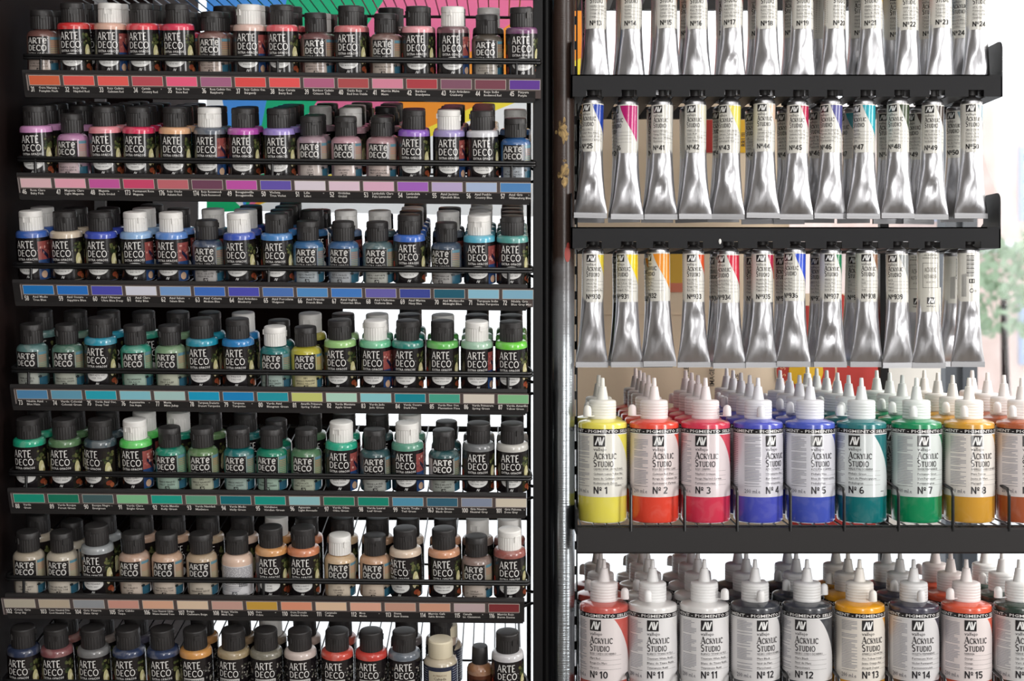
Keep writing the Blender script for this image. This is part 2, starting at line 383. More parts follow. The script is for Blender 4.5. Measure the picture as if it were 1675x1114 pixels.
WHT = (236,234,230); BLK = (24,20,22)
def label_A(style, num, name, paint):
    L = Label(RA); rn = random.Random(num)
    L.strip(-78, 78, 2, 70, BLK, 0.25, 48)
    L.stroke('ARTE', -18, 53.6, 12.0, WHT, .155, .085, .05, 30)
    L.stroke('DECO', -18, 40.6, 10.4, WHT, .145, .08, .04, 33)
    L.text('\u00ae', 15.5, 48.5, 1.8, WHT)
    if style == 'M':
        L.strip(-18, 16, 30, 37.5, (205,202,198)); L.text('METALLIC', -16.5, 31.5, 4.2, (70,66,66), width=31)
        speckle(L, 19, 40, 3, 60, [(120,118,112),(70,72,60),(165,160,150),(52,48,46)], 70, rnd=rn)
        speckle(L, -40, -21, 3, 60, [(120,118,112),(80,62,52),(165,160,150),(52,48,46)], 60, rnd=rn)
        L.ellipse(-1, 18, 16, 9, (222,220,216))
    else:
        L.text('EXTRA OPACOS', -17.5, 34.0, 3.7, WHT, width=33, bold=True)
        L.ellipse(-1, 21.5, 17, 10.4, (222,221,218))
        L.ellipse(-1, 21.5, 15.8, 9.5, (232,231,228), 0.8)
    L.text('%03d' % num, -1, 25, 4.4, (30,28,30), width=8, align='c')
    L.text(name[0].upper(), -1, 20, 2.9, (40,38,40), width=min(26, 2.0*len(name[0])), align='c')
    L.text(name[1].upper(), -1, 15.6, 2.5, (60,58,60), width=min(22, 1.8*len(name[1])), align='c')
    L.logo(-4, 4.4, 7, 5.6, BLK, (210,210,208))
    if style == 'F':      # calla lily on the right, red accents left and below
        L.strip(18.5, 42, 2, 64, (34,30,24), 0.4)
        speckle(L, 20, 36, 44, 62, [(70,78,44),(40,52,30),(96,98,60)], 16, 0.5, 3.4, rn)
        L.ellipse(27, 34, 5.2, 12, (196,190,140), 0.7); L.ellipse(29, 30, 4.4, 9, (222,216,176), 0.8)
        L.strip(24, 30, 40, lambda u: 50-abs(u-27)*2.6, (206,200,150), 0.75); L.ellipse(24.5, 25, 3.4, 6.5, (214,206,166), 0.85)
        L.ellipse(31, 26, 2, 7, (150,140,84), 0.9); L.ellipse(28, 11, 5.5, 4.2, (132,62,40), 0.7); L.ellipse(33, 7, 4, 4, (164,92,58), 0.75)
        L.strip(-40, -25, 4, 60, (44,26,24), 0.4); L.ellipse(-31, 30, 3.4, 8, (176,54,40), 0.7); L.ellipse(-29, 12, 3.8, 6, (150,70,44), 0.75); L.ellipse(-33, 48, 3, 6, (90,96,50), 0.7)
    elif style == 'W':    # red and blue abstract picture on the right
        L.strip(17, 44, 34, 64, (142,72,68), 0.4); L.strip(17, 44, 2, 34, (38,66,112), 0.4)
        speckle(L, 19, 40, 40, 60, [(168,96,90),(120,56,60),(196,150,140)], 16, 0.5, 2.6, rn)
        L.strip(24, 36, lambda u: 46-(u-24)*1.1, lambda u: 52-(u-24)*0.9, (34,34,58), 0.65)
        L.ellipse(26, 10, 5.5, 6, (196,164,138), 0.7); L.ellipse(33, 20, 5, 9, (44,90,150), 0.7)
        L.strip(-44, -27, 4, 62, (34,34,40), 0.4)
    for i in range(14): L.strip(48, 74, 60-i*4, 61.3-i*4, (120,118,116), 0.5)
    return L.mesh('bottle_label', M['print'], True, 80)
def blend(a, b_, t_): return tuple(int(a[i]*(1-t_)+b_[i]*t_) for i in range(3))
def label_B(num, name, paint, pale=False):
    L = Label(RB)
    dark = (30,27,28); ink = (206,204,200) if not pale else WHT
    low = blend((214,206,194), paint, 0.28)
    if pale: L.strip(-34, 34, 2, 56, (196,194,190), 0.2)
    L.strip(-21, 15.5, 27 if not pale else 32, 58, dark, 0.3)
    L.stroke('ARTe', -19, 46.6, 9.2, ink, .23, .13, .12, 32, 1.0)
    L.stroke('DECO', -19, 35.4, 8.8, ink, .24, .13, .11, 31)
    L.text('\u00ae', 13, 54, 2, ink)
    L.text('EXTRA OPACO', -19.5, 28.8, 4.0, ink if not pale else dark, width=33)
    L.strip(16.2, 17.0, 3, 58, (190,188,180), 0.5)
    L.strip(-21.4, -20.8, 3, 54, (160,158,150), 0.5)
    L.strip(17.4, 34, 2, 58, blend((150,150,140), paint, .45), 0.3)
    L.strip(18, 33, 53, 57, (96,140,156), 0.45)
    for i in range(10):
        L.strip(18, 33, 50-i*3, 51.4-i*3, blend([(188,140,104),(168,160,120),(110,140,130)][i//4], paint, .15), 0.45)
    L.strip(17.4, 34, 2, 16, (46,92,112), 0.42); L.ellipse(19, 17, 3, 2.2, (34,44,48), 0.6)
    L.strip(-21, 15.5, 2, 26, low, 0.3)
    if pale or num % 3 == 0: L.text('%03d' % num if not pale else '163', -2, 18, 4, (40,38,38), align='c')
    L.text(name[0].upper(), -2.5, 13.6, 3.0, (44,40,42), width=min(31, 2.3*len(name[0])), align='c')
    L.text(name[1].upper(), -2.5, 9.2, 3.0, (44,40,42), width=min(31, 2.3*len(name[1])), align='c')
    L.logo(-5, 2.6, 7, 5.4, (44,40,42), low)
    return L.mesh('bottle_label', M['print'], True, 80)
def label_back():         # ingredients side of a bottle turned round
    L = Label(RB); L.strip(-34, 34, 2, 52, (222,220,222), 0.3)
    rn = random.Random(5); v = 49.5
    while v > 22:
        u = -30
        while u < 28:
            l = rn.uniform(3, 9); L.strip(u, min(u+l, 29), v, v+0.8, (120,118,124), 0.5, 3); u += l+1
        v -= 1.7
    for i in range(16): L.strip(6+i*0.9, 6+i*0.9+(0.3 if i % 3 else 0.55), 18, 29, (40,38,42), 0.5, 1)
    for i in range(4): L.strip(-28, 12-2*i, 18.5-2.6*i, 19.3-2.6*i, (130,128,134), 0.5)
    L.logo(-5, 4, 8, 6, (60,60,66), (220,220,222)); L.text('61024', 12, 3.5, 2.6, (70,68,72))
    return L.mesh('bottle_label', M['print'], True, 80)

# ---------------------------------------------------------------- data: craft bottle rows
T = 'k'
ROWS = [
 # lip_y (photo y of shelf lip at x=450), cap top y (A bottle), lip x range, swatch x first/last, bottles
 dict(lip=118, top=7, x0=36, x1=876, s0=46, s1=833, lead='topmost', b=[(72,'B','k',(112,76,70),''),(125,'A','k',(214,50,52),'F'),(183,'A','w',(226,180,160),'W'),(237,'A','k',(224,70,82),'F'),(295,'A','k',(224,66,94),'F'),(350,'B','k',(118,80,74),''),(409,'A','w',(226,192,180),'W'),(464,'A','k',(226,96,104),'F'),(519,'B','k',(112,76,76),''),(574,'A','k',(214,122,124),'F'),(631,'B','k',(124,96,90),''),(684,'A','k',(236,164,172),'F'),(741,'A','w',(112,76,84),'W'),(797,'B','k',(84,76,68),''),(854,'A','k',(112,58,106),'F')]),
 dict(lip=286.5, top=176, x0=27, x1=868, s0=32, s1=818, lead='second', b=[(64,'A','k',(212,150,200),'F'),(122,'B','k',(190,134,176),''),(176,'A','k',(232,144,154),'F'),(229,'A','k',(216,48,90),'F'),(288,'A','k',(228,176,134),'F'),(345,'A','w',(92,100,112),'W'),(400,'A','k',(186,82,174),'F'),(459,'A','k',(156,136,208),'F'),(512,'B','k',(160,136,146),''),(568,'B','k',(186,146,156),''),(624,'B','k',(164,124,130),''),(677,'A','k',(140,88,196),'F'),(735,'A','w',(158,144,202),'W'),(790,'A','k',(208,208,214),'F'),(844,'B','k',(52,96,150),'')]),
 dict(lip=461.5, top=347.5, x0=20, x1=863, s0=36, s1=821.6, lead='third', b=[(58,'A','w',(58,100,182),'W'),(113,'A','k',(204,188,166),'F'),(168,'A','k',(62,82,182),'F'),(227,'A','w',(142,180,222),'W'),(284,'A','w',(94,140,210),'W'),(342,'B','k',(58,70,92),''),(395,'A','w',(62,92,190),'F'),(455,'A','k',(72,134,196),'F'),(506,'B','k',(56,104,150),''),(563,'B','k',(66,102,146),''),(619,'B','k',(84,106,110),''),(670,'A','k',(60,108,196),'F'),(731,'B','k',(66,80,98),''),(785,'A','w',(92,184,210),'W'),(838,'A','k',(84,156,150),'F')]),
 dict(lip=633, top=520.5, x0=16, x1=862, s0=26, s1=814, lead='fourth', b=[(56,'B','k',(92,126,124),''),(114,'B','k',(82,118,102),''),(167,'A','k',(40,146,172),'F'),(226,'B','k',(52,148,126),''),(282,'B','k',(124,156,120),''),(334,'A','k',(32,146,172),'F'),(392,'A','k',(38,126,188),'F'),(452,'B','w',(28,112,112),''),(503,'B','k',(186,178,62),''),(559,'A','k',(154,200,126),'F'),(615,'A','w',(110,194,150),'W'),(667,'A','k',(30,128,116),'F'),(724,'A','k',(96,184,84),'F'),(780,'A','w',(168,204,180),'W'),(837,'A','k',(112,210,68),'F')]),
 dict(lip=803, top=687, x0=12, x1=861, s0=20.7, s1=810.7, lead='fifth', b=[(53,'A','k',(32,164,128),'F'),(110,'A','k',(88,122,84),'F'),(167,'A','k',(62,78,86),'F'),(226,'A','w',(92,208,96),'W'),(282,'B','k',(22,130,106),''),(335,'B','k',(96,128,84),''),(393,'B','k',(24,106,106),''),(446,'B','k',(22,126,98),''),(502,'B','k',(84,124,90),''),(559,'A','w',(40,168,136),'W'),(615,'B','k',(50,80,84),''),(668,'A','w',(92,154,132),'W'),(727,'B','k',(44,82,86),'pale'),(782,'A','k',(112,114,116),'F'),(838,'A','k',(188,186,180),'F')]),
 dict(lip=975.5, top=860, x0=8, x1=858, s0=5.4, s1=799, lead='sixth', b=[(50,'B','k',(172,160,142),''),(105,'B','k',(186,176,158),''),(163,'A','k',(150,154,156),'F'),(223,'B','k',(182,150,130),''),(276,'B','k',(196,162,138),''),(333,'B','k',(178,156,130),''),(390,'B','k',(224,194,174),'back'),(446,'A','k',(208,150,92),'F'),(498,'A','k',(206,130,92),'F'),(557,'B','w',(202,172,136),''),(614,'B','k',(188,146,114),''),(665,'A','k',(216,194,172),'F'),(728,'A','k',(206,148,114),'F'),(781,'B','k',(136,116,108),''),(834,'A','w',(150,84,76),'F')]),
 dict(lip=1146, top=1028, x0=2, x1=855, s0=None, s1=None, lead='lowest', b=[(42,'A','k',(46,56,82),'F'),(98,'A','k',(132,82,84),'F'),(157,'A','k',(116,116,116),'F'),(215,'A','k',(42,56,88),'F'),(271,'A','k',(42,56,88),'F'),(324,'A','k',(208,150,84),'M'),(384,'A','k',(156,138,104),'M'),(437,'A','k',(124,120,106),'M'),(494,'A','k',(204,188,180),'M'),(553,'A','k',(202,76,62),'M'),(609,'A','k',(198,68,60),'M'),(662,'A','k',(100,108,118),'M'),(721,'A','c',(198,188,170),'C'),(785,'small','k',(160,110,70),''),(831,'A','k',(200,198,200),'F')]),
]
NUM = [[31,32,33,34,35,36,37,38,39,40,41,42,43,44,45],[46,47,48,173,176,174,49,50,51,52,53,54,55,56,57],list(range(58,73)),list(range(73,88)),
       [88,89,90,91,92,93,94,95,96,97,98,99,163,100,101],list(range(102,117)),[117,118,119,120,120,121,122,123,124,125,126,127,128,129,130]]
NAMES = [
 'Ocre Naranja/Pumpkin Flesh,Rojo Vivo/Napthol Red,Rojo Cadmio/Cadmium Red,Carm\u00edn/Country Red,Rojo Rosa/Rose Red,Rosa Cadmio Osc./Raspberry,Rojo Cadmio Osc./Burgundy,Rojo Cereza/Berry Red,Burdeos Cadmio/Crimson Tide,\u00d3xido Rojo/Red Iron Oxide,Marr\u00f3n Malva/Mauve,Burdeos/Brandywine,Rojo Ar\u00e1ndano/Cranberry,Rojo Indio/Rookwood Red,P\u00farpura/Purple',
 'Rosa Claro/Baby Pink,Magenta Claro/Light Magenta,Magenta/Dark Orchid,Permanent Rose/Magenta,Rojo Oto\u00f1o/Autumn Red,Rojo Rosewood/Dark Rosewood,Bougainvilla/Bougainvilla,Violeta/True Violet,Lila/Lilac,Orchidea/Orchid,Lav\u00e1ndula Claro/Pale Lavender,Lav\u00e1ndula/Lavender,Azul Jacinto/Hyacinth Blue,Azul Pueblo/Country Blue,Azul Gris/Williamsburg Blue',
 'Azul Medio/True Blue,Azul Oscuro/Sapphire Blue,Azul Ultramar/Ultra Blue Deep,Azul Claro/Baby Blue,Azul Salem/Salem Blue,Azul Celeste/Medium Blue,Azul Ar\u00e1ndano/Blueberry,Azul Porcelana/Wedgwood,Azul Franc\u00e9s/French Blue,Azul Ingl\u00e9s/Victorian Blue,Azul Uniforme/Uniform Blue,Azul Marina/Navy Blue,Azul Medianoche/Midnight Blue,Turquesa Indio/Indian Turquoise,Niebla Gris/Blue Grey Mist',
 'Niebla Azul/Blue Haze,Verde Colonial/Colonial Green,Verde Azul Osc./Deep Teal,Aquamarina/Sea Aqua,Menta/Mint Julep,Turquesa Desierto/Desert Turquoise,Turquesa/Turquoise,Verde Azul/Bluegrass Green,Amarillo Primavera/Spring Yellow,Verde Manzana/Apple Green,Verde Jade/Jade Green,Verde Oscuro/Dark Pine,Verde Pino Osc./Plantation Pine,Verde Primavera/Spring Green,Verde Amarillo/Yellow Green',
 'Verde/Green,Verde Bosque/Forest Green,Bosque Negro/Evergreen,Verde Claro/Bright Green,Verde Mand\u00e9s/Kelly Green,Verde Navidad/Mistletoe,Verde Medio/Holly Green,Viridiano/Viridian Green,Aguacate/Light Avocado,Verde Oliva/Olive Green,Verde Laurel/Leaf Green,Verde Trullo/Teal Green,Verde Bronce/Black Green,Gris Neutro/Neutral Grey,Gris Paloma/Dove Grey',
 'Crisis Gris/Grey Sky,Tono Neutral Fr\u00edo/Cool Neutral Tone,Gris Pizarra/Slate Grey,Gris C\u00e1lido/Taupe,Tono Neutral C\u00e1lido/Warm Neutral Tone,Beige/Cashmere Beige,Beige Vis\u00f3n/Mink Tan,Ocre/Ochre,Ocre Dorado/Golden Ochre,Caramelo/Toffee,Moca/Mocha,Siena/Raw Sienna,Marr\u00f3n Caf\u00e9/Sable Brown,Canela/Lt. Cinnamon,Marr\u00f3n Rojo/Burnt Sienna',
 ','.join(['Azul/Blue','Granate/Maroon','Gris/Grey','Azul Noche/Night Blue','Azul Noche/Night Blue','Oro/Gold','Bronce/Bronze','Peltre/Pewter','Perla/Pearl','Rojo/Red','Rub\u00ed/Ruby','Acero/Steel','Barniz/Varnish','Ocre/Ochre','Blanco/White'])]
NAMES = [[tuple(n.split('/')) for n in r.split(',')] for r in NAMES]
SW = [
 [(204,96,62),(214,84,76),(222,90,84),(178,74,84),(226,90,124),(158,96,128),(214,76,74),(222,84,84),(170,94,126),(164,74,76),(204,128,150),(164,60,68),(122,80,98),(114,64,76),(92,54,140)],
 [(216,178,184),(226,158,176),(190,84,152),(196,68,104),(184,98,106),(104,62,84),(184,78,160),(96,80,164),(210,200,208),(214,188,202),(208,164,186),(154,94,180),(176,160,196),(160,176,204),(76,126,178)],
 [(24,110,180),(34,108,190),(72,72,168),(204,206,218),(112,150,200),(58,104,184),(72,74,170),(72,110,176),(76,134,190),(62,118,190),(98,92,162),(56,68,144),(28,86,106),(130,178,198),(122,168,190)],
 [(76,130,170),(92,148,172),(32,156,176),(124,184,196),(160,192,188),(16,148,186),(18,126,184),(30,146,160),(190,196,112),(168,206,188),(130,192,198),(10,128,142),(66,156,132),(204,196,184),(122,178,130)],
 [(14,140,116),(14,112,86),(62,90,92),(122,184,136),(20,152,132),(86,150,122),(8,104,114),(10,142,128),(134,184,188),(16,124,96),(8,130,108),(76,140,168),(46,92,112),(124,134,154),(198,188,170)],
 [(176,168,152),(178,164,144),(140,144,148),(196,142,128),(210,162,136),(212,188,162),(190,150,138),(190,148,60),(212,140,112),(214,184,154),(212,160,138),(186,142,124),(198,146,122),(178,158,160),(116,42,46)],
]
CNAME = [
 'brown,bright red,cream and red,rose red,pink-red,muddy brown,pale salmon,coral pink,mauve brown,mottled red-white,greyish rose,light pink,plum brown,olive brown,purple'.split(','),
 'orchid pink,lilac,salmon pink,crimson,peach,slate grey,magenta,lavender,grey lilac,mottled dusty pink,dusty rose,violet,pale lilac,white,steel blue'.split(','),
 'royal blue,cream,ultramarine,pale sky blue,light blue,midnight blue,blue,azure,dull blue,dusky blue,grey teal,cobalt blue,blue black,two-tone turquoise,sea green'.split(','),
 'grey green,dull green,turquoise,mottled sea green,sage green,teal blue,cerulean,deep teal,mustard yellow,apple green,jade green,pine green,leaf green,pale mint,lime green'.split(','),
 'emerald,moss green,dark slate,bright green,deep green,olive green,petrol green,bottle green,avocado green,aqua green,blackish green,sea green,dark green,mid grey,pale grey'.split(','),
 'greige,stone,silver grey,taupe,warm beige,beige,pale pink-beige,ochre,orange-tan,toffee,mocha,ivory,apricot,cinnamon grey,rust red'.split(','),
 'navy,maroon,grey,dark navy,deep navy,gold,old gold,bronze,pearl,vermilion,red,steel grey,cream,amber,white'.split(',')]
CAPN = {'k':'black', 'w':'white', 'c':'cream'}
TILT = math.radians(10.0); tt = math.tan(TILT)
BACK = [[2,3,2,2,2,3,2,2,3,2,3,1,2,1,1],[4,4,4,3,3,1,1,3,5,6,5,1,4,5,1],[1,1,1,2,1,1,2,3,3,1,2,4,4,3,3],[1,1,1,1,1,1,1,1,1,1,1,2,1,2,2],
        [1,1,1,1,1,1,1,1,1,1,1,1,1,1,1],[1,1,1,1,1,1,1,1,1,1,1,1,1,1,1],[0,1,1,1,0,1,1,1,1,1,0,1,1,0,0]]
ORD = ['', 'next', 'third', 'fourth', 'fifth', 'sixth', 'seventh', 'eighth']
def place_bottle(kind, cap, col, lab, X, Y, Z, roll, yaw, label, group, capyaw=0):
    nm = 'paint_bottle'
    r = bpy.data.objects.new(nm, None); C.objects.link(r); r.empty_display_size = 0.01
    r.location = W(X, Y, Z); r.rotation_euler = (TILT, roll, 0); tag(r, label, 'bottle', group)
    link('bottle_body', MESH['body'+kind], r, (0,0,0), (0,0,yaw), lin(col))
    bc = link('bottle_cap', MESH['cap'+kind+cap], r, (0,0,0), (0,0,yaw+capyaw)); link('flip_lid', MESH['lid'+kind+cap], bc)
    link('bottle_label', lab, r, (0,0,0), (0,0,yaw))
    return r
rowZ = []; labs = {}
for ri, R in enumerate(ROWS):
    k0 = (R['s1']-R['s0'])/786.0 if R['s0'] else 1.010
    yd = D/k0 - D                      # lower shelves stand a touch nearer
    R['yd'] = yd
    slope = 0.0102
    # base height of the row at x=450 from the cap top of an A bottle
    yt = yd - HA*math.sin(TILT)
    ztop = (VY-R['top'])*(D+yt)/D
    R['z'] = ztop - HA*math.cos(TILT)
    R['zx'] = lambda sx, R=R: R['z'] - (sx-450)*slope
    for ci, (sx, kind, cap, col, st) in enumerate(R['b']):
        num = NUM[ri][ci]; nm = NAMES[ri][ci]; rn = random.Random(ri*100+ci)
        if kind == 'small' or st == 'C': labs[(ri,ci)] = None; continue
        lab = label_A(st, num, nm, col) if kind == 'A' else (label_back() if st == 'back' else label_B(num, nm, col, st == 'pale'))
        labs[(ri,ci)] = (kind, lab)
        X = (sx-VX)*(D+yd)/D; Z = R['zx'](sx)
        roll = math.radians(rn.uniform(-1.0, 1.0)); yaw = math.radians(rn.uniform(-7, 7))
        if (ri,ci) in ((4,2),(5,11)): yaw = math.radians(-20)
        if (ri,ci) == (2,12): yaw = math.radians(-18)
        capyaw = math.radians(rn.choice([0, 15, -20, 40, 90, 160, 200, -60]))
        where = ('in front on the %s shelf, above swatch %d' % (R['lead'] if ri else 'top', num)) if ri < 6 else ('in front on the lowest shelf, under swatch %d' % NUM[5][ci])
        place_bottle(kind, cap, col, lab, X, yd, Z, roll, yaw, '%s-capped bottle of %s paint %s' % (CAPN[cap], CNAME[ri][ci], where), 'craft paint bottles in the %s shelf row' % R['lead'], capyaw)
    for ci, nb in enumerate(BACK[ri]):
        sx, kind0, cap0, col, st = R['b'][ci]; rn = random.Random(900+ri*100+ci); num = NUM[ri][ci]
        for j in range(1, nb+1):
            kind = rn.choice(['A','A','B']) if kind0 in ('B','small') or ri == 0 else kind0
            cap = 'w' if rn.random() < 0.10 else 'k'
            if (ri, ci, j) in ((2,13,1),(2,13,2),(2,0,1),(2,3,1),(2,6,1),(2,10,1),(3,6,1),(3,10,1),(3,12,1),(4,3,1),(4,4,1),(5,13,1),(5,14,1),(4,11,1),(1,14,1),(0,2,1),(0,6,1)): cap = 'w'; kind = 'A'
            if labs[(ri,ci)] is None: src = (ri, 11)
            else: src = (ri, ci)
            if labs[src][0] != kind:
                src = next(((ri, q) for q in range(15) if labs[(ri,q)] and labs[(ri,q)][0] == kind), src); kind = labs[src][0]
            X0 = (sx-VX)*(D+yd)/D; d = 54.5*j
            c2 = col if ri < 6 else blend(col, (150,110,90), .3)
            place_bottle(kind, cap, c2, labs[src][1], X0+rn.uniform(-1.2,1.2), yd+d*math.cos(TILT), R['zx'](sx)+d*math.sin(TILT), math.radians(rn.uniform(-.6,.6)), math.radians(rn.uniform(-25,25)),
                '%s-capped bottle, %s behind the %s one %s, %s row' % (CAPN[cap], ORD[j] if j > 1 else 'first', CNAME[ri][ci], ('above swatch %d' % num) if ri < 6 else ('under swatch %d' % NUM[5][ci]), R['lead']),
                'craft paint bottles queued behind the %s shelf front' % R['lead'])
# cream decoupage-medium style bottle, bottom row
def cream_bottle(sx, R, j, text):
    r = bpy.data.objects.new('paint_bottle', None); C.objects.link(r); r.rotation_euler = (TILT, 0, 0)
    yd = R['yd']+j*62*math.cos(TILT); X = (sx-VX)*(D+R['yd'])/D
    r.location = W(X, yd, R['zx'](sx)+j*62*math.sin(TILT)); tag(r, text, 'bottle')
    m = MB(); m.lathe([(22,0),(26,2),(27.5,6),(27.5,58),(27,62),(24,67),(18,70),(16,72)], 40); link('bottle_body', flip_fix(m.mesh('bottle_body', M['paint'])), r, color=lin((190,178,156)))
    m = MB(); m.lathe([(19,71,0),(20,72,.9),(20,95,.9),(19.6,95.5,0),(19.4,97,0),(18,98.6,0),(10,99,0),(2,99,0)], 48); link('bottle_cap', flip_fix(m.mesh('bottle_cap', M['cap_cream'], True, 32)), r)
    L = Label(27.5); L.strip(-82, 82, 3, 61, (40,46,66), 0.3, 40); L.strip(-19, 19, 3, 54, (206,196,172), 0.5)
    for i in range(13):
        for u0, u1 in ((-38,-22),(22,38)): L.strip(u0, u1, 56-i*4, 57.2-i*4, (150,156,170), 0.5)
    L.text('ACRILICOS', 0, 46, 3.2, (120,92,70), width=22, align='c'); L.text('Cahada', 0, 40, 4.6, (60,44,40), width=20, align='c'); L.ellipse(0, 27, 9, 9, (230,224,206), 0.7); L.ellipse(0, 27, 7.6, 7.6, (206,196,172), 0.8)
    link('bottle_label', L.mesh('bottle_label', M['print'], True, 80), r)
R7 = ROWS[6]
cream_bottle(721, R7, 0, 'squat cream bottle with cream cap and navy label in front on the lowest shelf')
cream_bottle(727, R7, 1, 'cream-capped squat bottle directly behind the other cream one on the lowest shelf')
r = bpy.data.objects.new('paint_bottle', None); C.objects.link(r); r.rotation_euler = (TILT, 0, 0)
r.location = W((785-VX)*0.99, R7['yd']+14, R7['zx'](785)+2); tag(r, 'small amber bottle with thin black screw cap beside the white one, lowest shelf', 'bottle')
m = MB(); m.lathe([(17,0),(20,2),(21,5),(21,44),(19,49),(13,53),(11,55)], 32); link('bottle_body', flip_fix(m.mesh('bottle_body', M['paint'])), r, color=lin((150,104,70)))
m = MB(); m.lathe([(13,54),(13.5,56),(12.6,80),(11.5,82),(4,82.6),(1,82.6)], 32); link('bottle_cap', flip_fix(m.mesh('bottle_cap', M['cap_black'])), r)
L = Label(21); L.strip(-40, 40, 6, 38, (92,52,34), 0.3); L.strip(-12, 12, 14, 32, (60,36,28), .5); L.text('OCRE', 0, 22, 5, (200,180,150), align='c'); link('bottle_label', L.mesh('bottle_label', M['print'], True, 80), r)

# ---------------------------------------------------------------- craft rack: shelves with lip, colour strip, guard rail
FT = math.radians(24)      # the strip leans back towards its lower edge
def craft_shelf(i, R, top=False):
    yd = R['yd']; yf = yd-44
    k = (D+yf)/D
    def X(sx): return (sx-VX)*k
    def lipz(sx): return (VY-(R['lip']+(sx-450)*0.0098))*k
    x0, x1 = R['x0'], R['x1']
    root = bpy.data.objects.new('display_shelf', None); C.objects.link(root)
    org = (X(x0), yf, lipz(x0)); root.location = W(*org)
    names = {0:'uppermost full',1:'second',2:'third',3:'fourth',4:'fifth',5:'sixth',6:'lowest',-1:'overhead'}
    cols = {0:'orange, red and purple swatches numbered 31 to 45',1:'pink, magenta and lilac swatches numbered 46 to 57',2:'blue swatches numbered 58 to 72',3:'teal and green swatches numbered 73 to 87',4:'green and grey swatches numbered 88 to 101',5:'beige and brown swatches numbered 102 to 116',6:'',-1:''}
    if cols[i]: tag(root, 'black wire shelf with '+cols[i], 'shelf', 'bottle shelves of the left rack')
    elif i == 6: tag(root, 'black wire shelf at the bottom edge holding metallic paint bottles', 'shelf', 'bottle shelves of the left rack')
    else: tag(root, 'black wire shelf seen from below above the red paint bottles', 'shelf', 'bottle shelves of the left rack')
    dz = (lipz(x1)-lipz(x0))
    def sheared(mb):    # follow the slight lean of the shelf
        a, b_ = X(x0), X(x1)
        mb.v = [(x, y, z+(x-a)/(b_-a)*dz) for x, y, z in mb.v]; return mb
    z0 = lipz(x0)
    # lip: folded channel
    m = MB(); s_, c_ = math.sin(FT), math.cos(FT)
    prof = [(yf, z0), (yf+6, z0), (yf+6, z0-4), (yf+2.2, z0-5)]
    fy = lambda h: yf+1.0+h*s_; fz = lambda h: z0-6.3-h*c_
    m.prism([(yf,z0),(yf+7,z0+0.5),(yf+7,z0-2.5),(yf+3,z0-3),(fy(0)+2.6,z0-5.5),(fy(35)+2.6,fz(35)),(fy(35)-1,fz(35)-2),(fy(0)-1.2,z0-5)], 'x', X(x0), X(x1))
    m.prism([(fy(33)-3.0,fz(32)),(fy(33),fz(32)),(fy(35)+9,fz(35)-1),(fy(35)+9,fz(35)-4),(fy(35)-2,fz(35)-4)], 'x', X(x0)+1, X(x1)-2)
    lip_o = simple('shelf_lip', sheared(m), M['grey_metal'], root, org)
    # floor wires
    m = MB(); zf = R['zx'](450)+(450-x0)*0.0102 - 4.0
    slope = tt if not top else 0.035
    xx = X(x0)+8; 
    while xx < X(x1)-6:
        m.tube([(xx, yf+10, zf+(yf+10-yd)*slope), (xx, yd+400, zf+(400)*slope)], 1.3, 5); xx += 18.9
    for dd, rr in ((-18,2.0),(150,2.0),(400,3.0)): m.tube([(X(x0), yd+dd, zf-2.5+dd*slope), (X(x1), yd+dd, zf-2.5+dd*slope)], rr, 6)
    simple('wire_floor', sheared(m), M['wire'], root, org, True)
    # side frames (flat bars joining lip to the uprights)
    if not top:
        for sxx in (x0+2, x1-3):
            m = MB(); xq = X(sxx); m.tube([(xq, yf+40, z0+26), (xq, yd+60, z0+34), (xq, yd+400, zf+400*slope+40)], 2.2, 6); m.tube([(xq, yd+60, z0+34), (xq, yd+60, zf+60*slope-2)], 2.2, 6)
            simple('side_wire', sheared(m), M['wire'], root, org, True)
    # guard rail: doubled wire with bent ends, three posts
    if not top:
        m = MB(); xa, xb = X(x0-2), X(x1+8); yr = yf+10; zr = z0+23.6
        for o_, zz in ((0, zr+1.4), (1.2, zr-3.2)):
            m.tube([(xa+6, yr+44, zz+7), (xa+1, yr+22, zz+4), (xa, yr+8, zz+1), (xa+3, yr+1, zz), (xa+10, yr+o_, zz), ((xa+xb)/2, yr+o_, zz), (xb-10, yr+o_, zz), (xb-3, yr+1, zz), (xb, yr+8, zz+1), (xb-1, yr+22, zz+4), (xb-5, yr+44, zz+7)], 2.6, 8)
        rail_o = simple('guard_rail', sheared(m), M['wire'], root, org, True, 60)
        for sp in (x0+27, (x0+x1)/2-4, x1-31):
            m = MB(); m.tube([(X(sp), yr+1.5, zr-1), (X(sp), yr+1.5, z0-3)], 2.4, 8)
            simple('rail_post', sheared(m), M['wire'], rail_o, org, True, 60)
    # strip of swatches
    if R['s0'] is None or top: return
    m = MB()
    def q(sx, h, lift=0.0): # point on strip face
        return (X(sx), fy(h)-1.25-lift*c_, fz(h)-lift*s_)
    def rect(sa, sb, h0, h1, col, lift): m.add([q(sa,h1,lift), q(sb,h1,lift), q(sb,h0,lift), q(sa,h0,lift)], [(0,1,2,3)], col)
    sa, sb = R['s0']-4, R['s1']+ (54 if i in (0,2) else 50)
    rect(sa, min(sb, x1+9), 0, 33, (86,74,72), 0.1)
    pitch = (R['s1']-R['s0'])/14
    rect(sa, sa+2.0, 2, 32, (150,140,136), 0.3)
